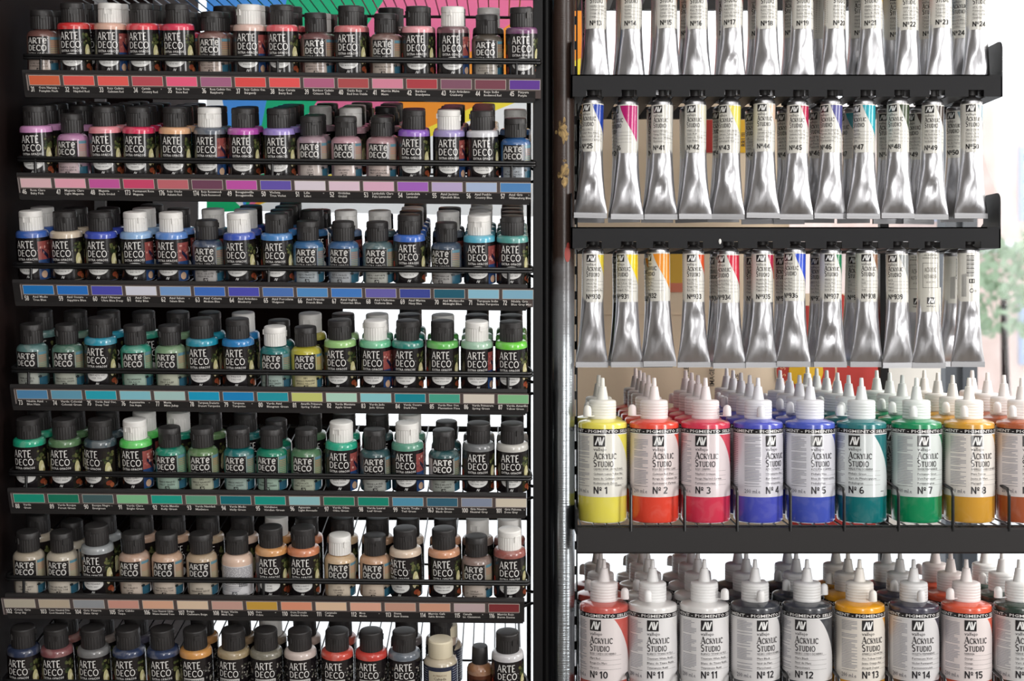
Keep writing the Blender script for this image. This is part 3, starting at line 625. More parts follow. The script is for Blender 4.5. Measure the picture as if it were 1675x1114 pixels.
    for j in range(15):
        a = R['s0']+pitch*j
        rect(a, a+51, 2.2, 18.8, (206,200,190), 0.3); rect(a+.8, a+50.2, 3.0, 18.0, tuple(min(255, int(q_*1.13+2)) for q_ in SW[i][j]), 0.45)
        for tx, u, h, hh, wd in ((str(NUM[i][j]), a+1, 29.5, 8.6, 0), (NAMES[i][j][0], a+14.5, 24.4, 4.0, min(35, 2.5*len(NAMES[i][j][0]))), (NAMES[i][j][1], a+14.5, 29.8, 3.8, min(36, 2.4*len(NAMES[i][j][1])))):
            V_, F_, _ = digits2d(tx, hh, .66) if tx.isdigit() else text2d(tx, hh, 1, wd, 'l', True); m.add([q(u+vx, h-vy, 0.5) for vx, vy in V_], F_, (240,236,230))
        if (j*7+i) % 3 == 0:
            V_, F_, _ = text2d('*', 4, 1); m.add([q(a+46+vx, 26-vy, 0.5) for vx, vy in V_], F_, (226,222,216))
    m = sheared(m); m.v = [(x-org[0], y-org[1], z-org[2]) for x,y,z in m.v]
    so_ = link('swatch_strip', m.mesh('swatch_strip', M['paper'], False), lip_o); so_['label'] = 'printed strip of fifteen colour swatches with numbers and names'
for i, R in enumerate(ROWS): craft_shelf(i, R)
R0 = dict(ROWS[0]); R0['lip'] = -52; R0['z'] = ROWS[0]['z']+168; R0['zx'] = lambda sx: R0['z']-(sx-450)*.0102; craft_shelf(-1, R0, True)

# frame of the craft rack
root = bpy.data.objects.new('rack_frame', None); C.objects.link(root); root.location = W(60, 120, -ZC/S)
tag(root, 'black painted metal frame of the left display rack, with uprights and cross bars', 'rack')
fl = -ZC/S; org = (60, 120, fl)
def fpart(name, m, mt='black_metal', sm=False): return simple(name, m, M[mt], root, org, sm)
m = MB(); m.box(53, 68, -20, 12, fl, 560); fpart('upright', m)
m = MB(); m.tube([(76, 30, fl), (76, 30, 560)], 10.5, 20); fpart('upright', m, sm=True)
m = MB(); m.box(50, 58, 395, 425, fl, 560); fpart('upright', m)
m = MB(); m.box(-830, -812, 395, 425, fl, 560); fpart('upright', m)
for R in ROWS:
    zb = R['zx'](450)+400*tt-14
    m = MB(); m.box(-812, 55, 405, 412, zb-5, zb+3); fpart('cross_bar', m)
# hooks on the right edge
for R in ROWS:
    z = (VY-R['lip'])
    m = MB(); xq = 46+ (0 if R['lip'] < 500 else -4)
    m.tube([(xq+10, -4, z-10), (xq-4, -12, z-14), (xq-8, -14, z+2), (xq-2, -12, z+12), (xq+10, -4, z+8)], 2.6, 8); fpart('hook', m, 'black_metal', True)

# chrome pole between the racks
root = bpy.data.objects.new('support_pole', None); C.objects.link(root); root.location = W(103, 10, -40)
tag(root, 'round metal pole between the two racks, spotted with gold and red paint', 'pole')
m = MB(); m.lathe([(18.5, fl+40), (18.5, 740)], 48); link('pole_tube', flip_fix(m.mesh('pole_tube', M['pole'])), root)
def smear(cz, h, wd, az, mt, nm, seed):
    L = Label(18.5); rn = random.Random(seed)
    for k in range(26):
        L.ellipse(az+rn.gauss(0, wd*.34), cz+rn.gauss(0, h*.30), rn.uniform(1.2, 3.4), rn.uniform(2, 9), None, 0.25+0.02*(k%5), 8)
    o = link(nm, L.mesh(nm, M[mt]), root); return o
o = smear(490-285+40, 30, 10, 0, 'gold', 'paint_smear', 1); o['label'] = 'thick gold paint smudge'
o = smear(490-215+40, 26, 10, -1, 'gold', 'paint_smear', 2); o['label'] = 'thin gold paint streaks'
L = Label(18.5); L.ellipse(6, 490-416+40, 5, 13, None, .4); L.ellipse(7, 490-405+40, 3, 8, None, .45); o = link('paint_smear', L.mesh('paint_smear', M['red_paint']), root); o['label'] = 'red paint drop'

# ---------------------------------------------------------------- right rack: slotted standard
m = MB(); xs0, xs1 = 120, 127
z = 520
m.box(xs0-4, xs0, 60, 76, fl, 560); m.box(xs1, xs1+2, 60, 76, fl, 560)
zz = 560
while zz > -660:
    m.box(xs0, xs1, 62, 66, zz-14, zz); zz -= 42
m.box(xs0, xs1, 60, 76, fl, -660)
o = simple('slotted_upright', m, M['black_metal'], None, (122, 66, fl)); tag(o, 'narrow black slotted upright just right of the pole, carrying the tube trays', 'upright')
# light rear upright standards on the right rack
m = MB(); m.box(700, 716, 300, 316, fl, 430); o = simple('slotted_upright', m, M['black_metal'], None, (708, 308, fl)); tag(o, 'dark rear upright behind the paint tubes near the window', 'upright')

# ---------------------------------------------------------------- tubes
TR = 17.5
def tube_body(seed, lean=0, pinch=0):
    rn = random.Random(seed); n = 40; m = MB(); rows = []
    zs = [0,-3,-6,-7] + [-7-(178/26.0)*i for i in range(1, 27)]
    ph = rn.uniform(0, 6); a1, a2 = rn.uniform(.6,1.5), rn.uniform(.4,1.0); dz0 = rn.uniform(-150,-110); du0 = rn.uniform(-.6,.6)
    for z in zs:
        if z > -1: rr = 15.5
        elif z > -4: rr = 17.6
        elif z > -6.5: rr = 17.0
        else: rr = TR
        t_ = min(1, max(0, (-z-62)/123.0)); t2 = 0.62*t_**1.9+0.38*t_**9
        bdep = rr*(1-t2)+1.1*t2; bdep = max(bdep, 1.1)
        # keep the perimeter
        per = 2*PI*rr; lo_, hi_ = rr, 27.2
        for _ in range(18):
            a = (lo_+hi_)/2; h_ = ((a-bdep)/(a+bdep))**2; p_ = PI*(a+bdep)*(1+3*h_/(10+math.sqrt(4-3*h_)))
            if p_ < per: lo_ = a
            else: hi_ = a
        row = []
        for k in range(n):
            th = 2*PI*k/n; sx_, cy_ = math.sin(th), -math.cos(th)
            w_ = t_*(1-t_)*4
            dent = w_*(a1*math.sin(3*th+z*.09+ph)+a2*math.sin(7*th-z*.16+ph*2))*0.55
            dd = math.exp(-((z-dz0)/11.0)**2-((th if th < PI else th-2*PI)-du0)**2/.2)*(1.6+pinch)
            row.append((a*sx_, (bdep+dent-dd)*cy_ if bdep > 2 else bdep*cy_, z))
        rows.append(row)
    vs = [p for r_ in rows for p in r_]; fs = []
    for i in range(len(rows)-1):
        for k in range(n): k2 = (k+1) % n; fs.append((i*n+k, (i+1)*n+k, (i+1)*n+k2, i*n+k2))
    fs.append(tuple(range(n))); m.add(vs, fs)
    me = flip_fix(m.mesh('tube_body', M['alu'], True, 60)); return me
TUBES = [tube_body(i, pinch=(0,2.5,0,1)[i % 4]) for i in range(8)]
mb = MB(); mb.box(-27, 27, -2.6, 2.0, -193, -184.5); mb.box(-26.8, 26.8, -3.3, -2.6, -189.6, -188.6); CRIMP = flip_fix(mb.mesh('crimped_end', M['crimp'], False))
mb = MB(); mb.lathe([(15.5,-0.5),(14.5,1.2),(7,5.5),(6.4,7),(9.5,7.4),(9.8,9,.5),(10.6,22,.5),(10.2,23.4),(8,24),(1,24)], 32); NECK = flip_fix(mb.mesh('tube_cap', M['cap_black'], True, 35))
OFFW = (224,222,214)
def serif_text(L, t_, u, v, h, col, first=1.3, width=24, lift=0.9): L.stroke(t_, u, v, h, col, .19, .075, .12, width, first, 'l', lift)
def lines(L, names, u, vs_, h, col, right, lift=0.9):
    for tx, v in zip(names, vs_):
        L.text(tx, u, v, h, col, width=min(right-u-3, 0.62*h*len(tx)), lift=lift); L.strip(u, right, v-1.3, v-1.0, (90,88,90), 0.6)
def tube_label(num, names, col, style='std'):
    L = Label(TR); rn = random.Random(num)
    if style == 'retarder':
        L.strip(-54, 54, -101, -5, (214,212,202), 0.25, 34)
        L.text('GEL RETARDER', 0, -10, 2.6, (70,68,66), width=22, align='c'); L.text('RETARDANT \u00b7 RETARDER', 0, -14.5, 2.2, (70,68,66), width=26, align='c')
        for a_, b_, c_, d_ in ((-13,13,-22,-21.5),(-13,13,-62,-61.5),(-13,-12.5,-62,-21.5),(12.5,13,-62,-21.5)): L.strip(a_, b_, c_, d_, (90,88,86), 0.6)
        L.stroke('ACRYLIC'.replace('Y','Y'), -10, -36, 7, (120,116,110), .17, .07, .10, 20); L.text('RETARDER', -10.5, -46.5, 6.4, (120,116,110), width=21); L.text('A LA 1700', -7, -54, 3, (110,106,100), width=14)
        L.logo(-6, -88, 12.5, 10.5); L.text('vallejo', 0, -93, 3.6, (60,58,60), width=14, align='c')
        return L.mesh('tube_label', M['print'], True, 80)
    L.strip(-54, 54, -86, -7, OFFW, 0.25, 34)
    ink = (34,32,34)
    if style == 'barcode':
        for i in range(15): L.strip(-8, 4, -12.5-2.3*i, -11.6-2.3*i+(0.5 if i % 3 == 0 else 0), ink, 0.5, 3)
        L.strip(-4, 5, -56, -49, ink, .5); L.strip(-2.4, 3.4, -54.8, -50.2, OFFW, .6); L.ellipse(0, -68, 3.4, 3.4, ink, .5); L.ellipse(0, -68, 2.2, 2.2, OFFW, .6); L.text('CE', 4, -70, 3.4, ink)
        for i in range(9): L.strip(-16+i*0.9, -15.6+i*0.9, -78, -40+rn.uniform(-4,0), (150,150,150), .5, 1)
        return L.mesh('tube_label', M['print'], True, 80)
    crv = lambda u: -9-(max(0, u-10)/28.0)**0.82*54
    if col is not None:
        L.strip(10, 41, crv, -9, col, 0.5, 12)
    L.logo(-8.5, -20.5, 15, 11.5); L.text('vallejo', -8.5, -26.5, 4.4, (60,58,60), width=16)
    serif_text(L, 'ACRYLIC', -8.5, -35.5, 6.2, ink, width=25); serif_text(L, 'STUDIO', -8.5, -44.5, 6.2, ink, width=22)
    lines(L, names, -8.5, (-51,-56.5,-62,-67.5), 2.8, (44,42,44), 30)
    v_, f_, w_ = digits2d('No'+str(num), 8.2, 1.0 if num < 100 else .92); L.put(v_, f_, -8.5, -81, (22,20,22))
    for i in range(22): L.strip(-44, -18, -12-3.0*i, -11.2-3.0*i, (150,148,146), 0.45, 4)
    return L.mesh('tube_label', M['print'], True, 80)
def place_tube(X, Y, Z, yaw, ti, lab, label, group, roll=0.0, pitch=0.0, flatyaw=0.0):
    r = bpy.data.objects.new('paint_tube', None); C.objects.link(r); r.location = W(X, Y, Z); r.rotation_euler = (pitch, roll, 0); tag(r, label, 'tube', group)
    tb = link('tube_body', TUBES[ti % 8], r, rot=(0,0,flatyaw)); link('crimped_end', CRIMP, tb); link('tube_cap', NECK, r, rot=(0,0,0.3*ti)); link('tube_label', lab, r, rot=(0,0,yaw))
    return r
NM = {13:('NARANJA','Orange','Cadmium Orange','Orange'),14:('VIOLETA','Violet','Violet','Violett'),15:('CARMIN','Carmine','Carmin','Karmin')}
def gen(a, b_, c_, d_): return (a, b_, c_, d_)
T1 = [(13,975,-8,(235,150,90)),(14,1033,-14,(120,60,120)),(15,1089,-12,(240,150,90)),(16,1140,-16,(90,60,130)),(17,1198,-26,(150,70,60)),(18,1254,-12,(100,60,50)),(19,1313,-14,(110,80,60)),(20,1366,8,(90,60,50)),(21,1426,-24,(230,190,60)),(22,1484,-10,(200,60,60)),(23,1539,-14,(60,120,160)),(24,1599,-12,(50,120,190))]
T2 = [(25,970,-39,(28,66,168)),(26,1027,-82,(188,22,112)),(41,1083,-27,(218,216,208)),(42,1137.5,-28,(226,222,196)),(43,1194,-46,(232,218,96)),(44,1250.5,-20,(238,206,182)),(45,1305,-28,(186,30,78)),(46,1360,-49,(84,84,148)),(47,1414,-56,(38,168,184)),(48,1469,-42,(58,72,48)),(49,1526,-31,(62,48,42)),(50,1589,-18,(128,150,158))]
T3 = [(930,970,-10,(238,212,64)),(931,1026,-42,(252,214,10)),(932,1078,-72,(238,148,40)),(933,1134,-14,(234,88,40)),(934,1191,-49,(214,34,64)),(935,1247,-14,(190,30,74)),(936,1300,-44,(40,78,208)),(937,1359,-17,(20,128,78)),(938,1417.5,-13,(152,110,82)),(939,1467,-37,(150,154,154)),(940,1518,-2,None),(941,1584,0,None)]
N25 = {25:('AZUL COBALTO','Cobalt Blue (Hue)','Bleu Cobalt (Imit.)','Kobaltblau (Farbton)'),26:('MAGENTA','Magenta','Magenta','Magenta'),41:('BLANCO MEZCLAS','Mixing White','Blanc pour Melange','Mischweiss'),42:('TITANIO CRUDO','Titan Buff','Titane de Titane','Titan Beige'),43:('AMARILLO CAD. PALIDO','Cadmium Yellow Pale','Jaune de Cadmium','Kadmiumgelb Hell'),44:('CARNE','Carnation Pink','Carnee Clair','Fleisch'),45:('ROJO CADMIO OSC.','Cadmium Red Deep','Rouge de Cadmium','Kadmiumrot'),46:('AZUL DE PRUSIA FTALO','Prussian Blue Phtalo','Bleu Prusse Phtalo','Preussischblau'),47:('TURQUESA','Turquoise','Turquoise','Turkis'),48:('VERDE OLIVA','Olive Green','Vert Olive','Olivgrun'),49:('PARDO VAN DYCK','Van Dyck Brown','Brun Van Dyck','Vandyckbraun'),50:('GRIS DE PAYNE','Payne\'s Grey','Gris de Payne','Paynesgrau'),
 930:('LIMON FLUO','Lemon Fluo','Citron Fluo','Zitronengelb Fluo'),931:('AMA. DORADO FLUO','Gold Yellow Fluo','Jaune Dore Fluo','Goldgelb Fluo'),932:('NARANJA FLUO','Orange Fluo','Orange Fluo','Orange Fluo'),933:('ROJO FLUO','Red Fluo','Rouge Fluo','Rot Fluo'),934:('ROJO ROSA FLUO','Rose Red Fluo','Rose Fluo','Karmin Fluo'),935:('MAGENTA FLUO','Magenta Fluo','Magenta Fluo','Magenta Fluo'),936:('AZUL FLUO','Blue Fluo','Bleu Fluo','Blau Fluo'),937:('VERDE FLUO','Green Fluo','Vert Fluo','Grun Fluo'),938:('ORO','Gold','Or','Gold'),939:('PLATA','Silver','Argent','Silber')}
G1 = {13:('NARANJA CADMIO','Cadmium Orange','Orange de Cad.','Orange'),14:('VIOLETA','Violet','Violet','Violett'),15:('NARANJA DE CADMIO','Cadmium Orange','Orange Cadmium','Kadmiumorange'),16:('VIOLETA AZUL','Blue Violet','Violet Bleu','Blauviolett'),17:('SIENA NATURAL','Raw Sienna','Terre de Sienne','Siena Natur'),18:('SOMBRA TOSTADA','Burnt Umber','Terre d\'Ombre','Umbra Gebrannt'),19:('SIENA NATURAL','Raw Sienna','Sienne Naturelle','Siena Natur'),20:('SIENA TOSTADA','Burnt Sienna','Sienne Brulee','Siena Gebr.'),21:('AMARILLO NAPOLES','Naples Yellow','Jaune de Naples','Neapelgelb'),22:('AMARILLO CADMIO','Cad. Yellow Deep','Jaune de Cad.','Kadmiumgelb'),23:('TURQUESA','Turquoise','Turquoise','Turkis'),24:('AZUL CYAN','Primary Blue','Bleu Primaire','Cyanblau')}
CN = {25:'cobalt blue',26:'magenta',41:'white',42:'pale buff',43:'pale yellow',44:'flesh pink',45:'dark red',46:'indigo',47:'turquoise',48:'olive green',49:'dark brown',50:'grey',930:'lemon',931:'golden yellow',932:'orange',933:'red-orange',934:'rose red',935:'crimson',936:'blue',937:'green',938:'bronze',939:'silver grey'}
TB = {0:[1,1,1,1,1,1,1,2,1,1,1,1], 1:[1,1,1,1,1,1,1,1,1,1,1,1], 2:[0,1,1,0,1,1,1,1,1,0,1,1]}
tray_slots = []
for tr, (rowd, ysh) in enumerate(((T1,-36),(T2,165),(T3,408))):
    slots = []
    for k, (num, sx, yaw, col) in enumerate(rowd):
        rn = random.Random(num); nm = N25.get(num) or G1.get(num)
        st = 'retarder' if num == 940 else ('barcode' if num == 941 else 'std')
        lab = tube_label(num, nm, col, st)
        grp = ['top','middle','lower'][tr]+' row of hanging paint tubes'
        if num == 940: tx = 'silver retarder tube with a plain framed grey label, hanging in the lower row'
        elif num == 941: tx = 'silver tube with a barcode label, hanging at the right end of the lower row'
        elif num == 26: tx = 'silver tube with a large magenta triangle, hanging beside tube number 25'
        elif tr == 0: tx = 'silver paint tube with white label marked number %d, hanging in the top row' % num
        else: tx = 'silver paint tube labelled number %d with a %s corner, in the %s tube row' % (num, CN[num], ['','middle','lower'][tr])
        X = (sx-VX); Z = VY-ysh
        slots.append(X)
        fy_ = math.radians(rn.uniform(-10,10)); roll = math.radians(rn.uniform(0.2,1.4) if tr == 1 else rn.uniform(-.6,.9))
        place_tube(X, 0, Z+rn.uniform(-1.5,1.5), math.radians(yaw), num, lab, tx, grp, roll, math.radians(rn.uniform(-1,1)), fy_)
        for j in range(1, TB[tr][k]+1):
            who = {940:'the retarder tube',941:'the barcode tube',26:'the magenta tube'}.get(num, 'tube number %d' % num)
            tx2 = 'silver paint tube half hidden behind %s%s' % (who, '' if j == 1 else ', the one further back')
            place_tube(X+rn.uniform(-3,2), 74*j, Z+rn.uniform(-5,-1), math.radians(yaw+rn.uniform(-35,25)), num+3+j, lab, tx2, 'second rank of hanging tubes', math.radians(rn.uniform(-1,1.5)), math.radians(rn.uniform(-1,1)), math.radians(rn.uniform(-16,16)))
    tray_slots.append(slots)
# trays: (fascia top y, bottom y, right x, side panel top)
TR_D = [(-78,-42,1640,None,tray_slots[0],'silver tubes numbered 13 to 24'),(122,158,1640,66,tray_slots[1],'tubes numbered 25 and 41 to 50'),(371.5,406,1637,315,tray_slots[2],'tubes numbered 930 to 939')]
for ti, (ya, yb, xr, ys, slots, what) in enumerate(TR_D):
    yf = -24.0; k = (D+yf)/D
    x0 = (934-VX)*k; x1 = (xr-VX)*k; z1 = (VY-ya)*k; z0 = (VY-yb)*k; org = ((x0+x1)/2, yf, z0)
    root = bpy.data.objects.new('tube_tray', None); C.objects.link(root); root.location = W(*org)
    tag(root, 'black metal hanging tray whose notched front bar carries '+what, 'rack', 'tube trays of the right rack')
    m = MB(); nh = 11.0
    m.box(x0, x1, yf, yf+3, z0+nh, z1); m.box(x0, x1, yf, yf+9, z1-2, z1)
    e = [x0]+[q_ for s_ in sorted(slots) for q_ in (s_-12.5, s_+12.5)]+[x1]
    for a_, b_ in zip(e[0::2], e[1::2]):
        m.box(a_, b_, yf, yf+3, z0, z0+nh)
    simple('front_bar', m, M['tray'], root, org)
    m = MB()
    for a_, b_ in zip(e[0::2], e[1::2]):
        l_ = a_ if a_ == x0 else a_+4; r_ = b_ if b_ == x1 else b_-4
        m.box(l_, r_, yf+2, 270, z0, z0+2)
    m.box(x0, x1, 262, 270, z0, z0+22)
    for s_ in slots: m.box(s_-9, s_+9, 255, 270, z0, z0+2)
    simple('slotted_plate', m, M['grey_metal'], root, org)
    for side, xx in (('l', x0), ('r', x1)):
        if ys is None: continue
        zt = (VY-ys)*k
        pts = [(yf, z0), (yf, zt-14)] + [(yf+14-14*math.cos(a_*PI/10), zt-14+14*math.sin(a_*PI/10)) for a_ in range(1, 6)] + [(yf+34, zt)] + [(yf+62+14*math.sin(a_*PI/10), zt-14+14*math.cos(a_*PI/10)) for a_ in range(0, 6)] + [(yf+78, z0+44), (yf+100, z0+34), (270, z0+30), (270, z0)]
        m = MB(); m.prism(pts, 'x', xx-(2.5 if side == 'r' else 0), xx+(0 if side == 'r' else 2.5))
        if side == 'r': m.box(xx-22, xx, yf-0.2, yf+2.5, z1-3, z1)
        simple('side_panel', m, M['tray'], root, org)
    if ti == 2:
        m = MB(); m.lathe([(2.2,0),(1,0.6)], 12); m.v = [(a_, -c_, b_*2) for a_, b_, c_ in m.v]
        o = link('rivet', m.mesh('rivet', M['cap_white']), root, ((355-org[0])*S, -1*S, ((VY-395)*k-org[2])*S)); o['label'] = 'small white dot on the bar'

# ---------------------------------------------------------------- large studio bottles
RS = 40.0
def studio_body():
    m = MB(); m.lathe([(35,0),(38.5,1.5),(40,5),(40,157),(39.7,159.5),(38.8,161.2),(36.5,162.4),(26,165.2),(21.5,166.3),(21,169)], 56); return flip_fix(m.mesh('bottle_body', M['studio_paint']))
def collar():
    m = MB(); pr = [(21.8,166.5)]
    for i in range(5): pr += [(22.4,168+i*4.6),(22.4,171.2+i*4.6),(21.9,171.8+i*4.6)]
    pr += [(22.4,192),(21.6,195.6),(19,197),(10,197.6)]
    m.lathe(pr, 48); return flip_fix(m.mesh('screw_collar', M['milky'], True, 50))
def nozzle():
    m = MB(); m.lathe([(10.2,197),(9.6,198.2,.5),(6.4,217.5,.4),(6.2,218.6),(4.0,219.2),(3.1,232),(2.7,233),(1,233.2)], 36); return flip_fix(m.mesh('nozzle', M['milky'], True, 40))
def tipcap():
    m = MB(); n = 14
    m.lathe([(6.6,172),(6.8,173),(6.4,184),(5.2,187.6),(2.6,189.6),(.5,190)], 24, cy=-37)
    m.prism([(-2,-37),(2,-37),(2,-20),(-2,-20)], 'z', 171.2, 172.6)
    return flip_fix(m.mesh('tip_cap', M['milky'], True, 50))
ST = dict(body=studio_body(), collar=collar(), noz=nozzle(), tip=tipcap())
def studio_label(num, names, col, special=False):
    L = Label(RS); rn = random.Random(num)
    base = blend((228,226,226), col, 0.07); ink = (30,28,32)
    def hi(u):
        if u < 30: return 143.0
        return 143.0-((u-30)/54.0)**1.25*99
    L.strip(-125, 30, 43, 143, base, 0.25, 44); L.strip(30, 83, 43, hi, base, 0.25, 26)
    L.strip(-125, 125, 143.2, 145.0, (232,232,232), 0.3, 72)
    L.strip(-125, 125, 145.0, 152.5, (26,23,26), 0.3, 72)
    u = -122.0
    while u < 100:
        w_ = L.text('SELECTED PIGMENT - PIGMENTO SELECCIONADO - ', u, 146.6, 4.7, (232,230,228), width=244, lift=0.6, bold=True); u += 244
    L.logo(-9.5, 124.5, 18.5, 17.5); L.text('vallejo', -9.5, 117.5, 5.6, (44,42,48), width=21, lift=.9)
    serif_text(L, 'ACRYLIC', -9.5, 104.5, 8.6, ink, width=38); serif_text(L, 'STUDIO', -9.5, 92.0, 8.6, ink, width=33)
    lines(L, names, -9.5, (86.5,79.0,71.5,64.0), 3.5, (40,38,44), 44)
    v_, f_, w_ = digits2d('No', 11.5, .95); L.put(v_, f_, -9.5, 48.5, (30,28,34)); v_, f_, w_ = digits2d(str(num), 11.5, 1.05); L.put(v_, f_, 8.0 if num < 10 else 6.5, 48.5, (44,42,46))
    L.text('200 ml.e', -44, 49, 7.0, (96,96,108), width=26)
    v = 139.0
    while v > 62:
        if rn.random() < .9:
            L.strip(-44, -17-rn.choice([0,0,0,3,9]), v, v+0.9, (142,142,152), 0.5, 8)
        v -= 2.35
    L.strip(-44, -17, 60, 60.5, (70,70,78), .5)
    for i in range(30): L.strip(-112, -58, 138-3*i, 139-3*i, (150,150,158), 0.5, 6)
    if num == 6: L.text('+++', 44, 50, 4, ink)
    if num == 1: L.text('Primario', 26, 60, 3.4, ink)
    return L.mesh('bottle_label', M['print'], True, 80)
def place_studio(X, Y, Z, yaw, tip, lab, col, milk, label, group, roll=0.0):
    r = bpy.data.objects.new('paint_bottle', None); C.objects.link(r); r.location = W(X, Y, Z); r.rotation_euler = (0, roll, 0); tag(r, label, 'bottle', group)
    link('bottle_body', ST['body'], r, color=lin(col)); c_ = link('screw_collar', ST['collar'], r, color=lin(milk)); link('nozzle', ST['noz'], c_, color=lin(milk)); link('tip_cap', ST['tip'], c_, rot=(0,0,math.radians(tip)), color=lin(milk))
    link('bottle_label', lab, r, rot=(0,0,yaw)); return r
B1 = [(1,985.5,-11,-45,(240,228,92),('CADMIO AMAR. LIMON (TONO)','Cadmium Lemon Yellow Hue','Jaune de Cadmium Citron','Kadmiumgelb Zitron'),1,'yellow'),
 (2,1070,4,-80,(236,74,54),('ROJO DE CADMIO CLARO','Cadmium Red (Hue)','Rouge de Cadmium Clair','Kadmiumrot (Farbton)'),4,'bright red'),
 (3,1154,-18,62,(218,56,84),('ROJO CARMIN','Naphtol Crimson','Rouge Naphtol Carmin','Permanentkarmin'),3,'crimson'),
 (4,1240,21,-3,(74,82,190),('AZUL ULTRAMAR','Ultramarine Blue','Bleu Outremer','Ultramarinblau'),4,'ultramarine'),
 (5,1325,4,150,(70,88,188),('AZUL FTALOCIANINA','Phthalo Blue','Bleu de Phtalocyanine','Phthaloblau'),3,'blue'),
 (6,1409,-30,-78,(8,112,116),('VERDE FTALOCIANINA','Phthalo Green','Vert de Phtalocyanine','Phthalogrun'),5,'dark teal'),
 (7,1499,0,-24,(8,140,88),('VERDE PERMANENTE','Permanent Green','Vert Permanent','Permanentgrun'),3,'emerald green'),
 (8,1585,0,-30,(214,158,56),('AMARILLO OXIDO DE HIERRO','Mars Yellow','Jaune de Mars','Marsgelb'),3,'ochre yellow'),
 (9,1671,-4,-42,(176,92,58),('DORADO OXIDO DE HIERRO','Mars Gold','Orange de Mars','Mars Gold'),3,'terracotta')]
B2 = [(10,988,-24,62,(196,84,74),('ROJO OXIDO DE HIERRO','Mars Red','Rouge De Mars','Marsrot'),2,'brick red'),
 (11,1067.5,-5,-18,(226,224,222),('BLANCO TITANIO RUTILO','Titanium White Rutile','Blanc de Titane Rutile','Titanweiss Rutil'),3,'white'),
 (11,1152,-2,55,(226,224,222),('BLANCO TITANIO RUTILO','Titanium White Rutile','Blanc de Titane Rutile','Titanweiss Rutil'),3,'white'),
 (12,1235,8,4,(58,60,66),('NEGRO OXIDO DE HIERRO','Mars Black','Noir de Mars','Marsschwarz'),2,'black'),
 (12,1320,-26,120,(58,60,66),('NEGRO OXIDO DE HIERRO','Mars Black','Noir de Mars','Marsschwarz'),2,'dark grey'),
 (13,1406,5,20,(240,166,24),('AMARILLO AZOMETIMA','Azo Yellow-Orange','Jaune Orange Azo','Azogelb Dunkel'),2,'amber yellow'),
 (14,1494.5,-6,2,(58,56,72),('VIOLETA PERMANENTE','Permanent Violet','Violet Permanent','Permanentviolett'),2,'dark violet'),
 (15,1580.5,-8,-60,(222,88,58),('NARANJA','Orange','Orange','Orange'),2,'orange-red'),
 (16,1667,-14,-80,(44,62,54),('VERDE VEJIGA','Sap Green','Vert de Vessie','Saftgrun'),2,'blackish green')]
def studio_row(rows, yb, tag_, lead):
    for i, (num, sx, yaw, tip, col, names, nb, cn) in enumerate(rows):
        lab = studio_label(num, names, col); X = sx-VX; Z = VY-yb; milk = blend((236,236,238), col, .5)
        extra = {('S2',1):', left of the two',('S2',2):', right of the two',('S2',3):', left of the two',('S2',4):', right of the two'}.get((tag_, i), '')
        place_studio(X, 0, Z, math.radians(yaw), tip, lab, col, milk, 'large %s bottle marked number %d, %s shelf front%s' % (cn, num, lead, extra), 'large nozzle bottles on the '+lead+' shelf')
        for j in range(1, nb+1):
            rn = random.Random(num*50+i*7+j)
            c2 = col
            if tag_ == 'S2' and i in (3,4) and j == 2: c2 = (70,60,60)
            place_studio(X+rn.uniform(-1,1), 82.5*j, Z, math.radians(rn.uniform(-60,60)), rn.choice([-1,1])*rn.uniform(30,42)+rn.choice([0,0,180]), lab, c2, milk,
                'large %s bottle, %s back behind number %d%s' % (cn, ['','one','two','three','four','five'][j], num, extra), 'large nozzle bottles queued on the '+lead+' shelf')
studio_row(B1, 851, 'S1', 'upper'); studio_row(B2, 1148, 'S2', 'lower')

# shelves carrying them
def studio_shelf(yb, ya_f, yb_f, label, divx, prong):
    yf = -47.0; k = (D+yf)/D; x0, x1 = (945-VX)*k, (1760-VX)*k
    zf = VY-yb-1.5; org = (x0, yf, zf)
    root = bpy.data.objects.new('display_shelf', None); C.objects.link(root); root.location = W(*org); tag(root, label, 'shelf', 'shelves for the large bottles')
    z1 = (VY-ya_f)*k; z0 = (VY-yb_f)*k
    m = MB(); m.box(x0, x1, yf, yf+3, z0, z1-3); m.prism([(yf,z1-3),(yf+2,z1),(yf+12,z1),(yf+12,z1-3),(yf+3,z1-5)], 'x', x0, x1); m.prism([(yf,z0),(yf+2.5,z0-3),(yf+14,z0-3),(yf+14,z0),(yf+3,z0+2)], 'x', x0, x1)
    simple('front_fascia', m, M['grey_metal'], root, org)
    m = MB(); xx = x0+6
    while xx < x1: m.tube([(xx, yf+6, zf-2.5), (xx, 455, zf-2.5)], 1.5, 5); xx += 21
    for yy in (-30, 200, 430): m.tube([(x0, yy, zf-5.5), (x1, yy, zf-5.5)], 2.4, 6)
    simple('wire_floor', m, M['wire'], root, org, True)
    for sx in divx:
        xq = (sx-VX)*k; zt = zf+prong
        m = MB(); m.tube([(xq, yf+1, z1-6), (xq, yf+1, zt-12), (xq, yf+3, zt-5), (xq, yf+9, zt), (xq, yf+70, zt+3), (xq, 400, zt+6), (xq, 425, zt+2), (xq, 430, zf-3)], 2.7, 8)
        simple('divider_wire', m, M['wire'], root, org, True)
    m = MB(); m.tube([(x0, yf+1.5, z1+3), (x1, yf+1.5, z1+3)], 1.2, 6); simple('front_wire', m, M['wire'], root, org, True)
    m = MB(); m.box(x0-3, x0, yf+2, 90, zf-14, zf+26); simple('side_bracket', m, M['black_metal'], root, org)
studio_shelf(851, 863, 903, 'black shelf with wire dividers under the bottles marked 1 to 8', [1032,1120,1206,1293,1381,1470,1559,1651], 58)
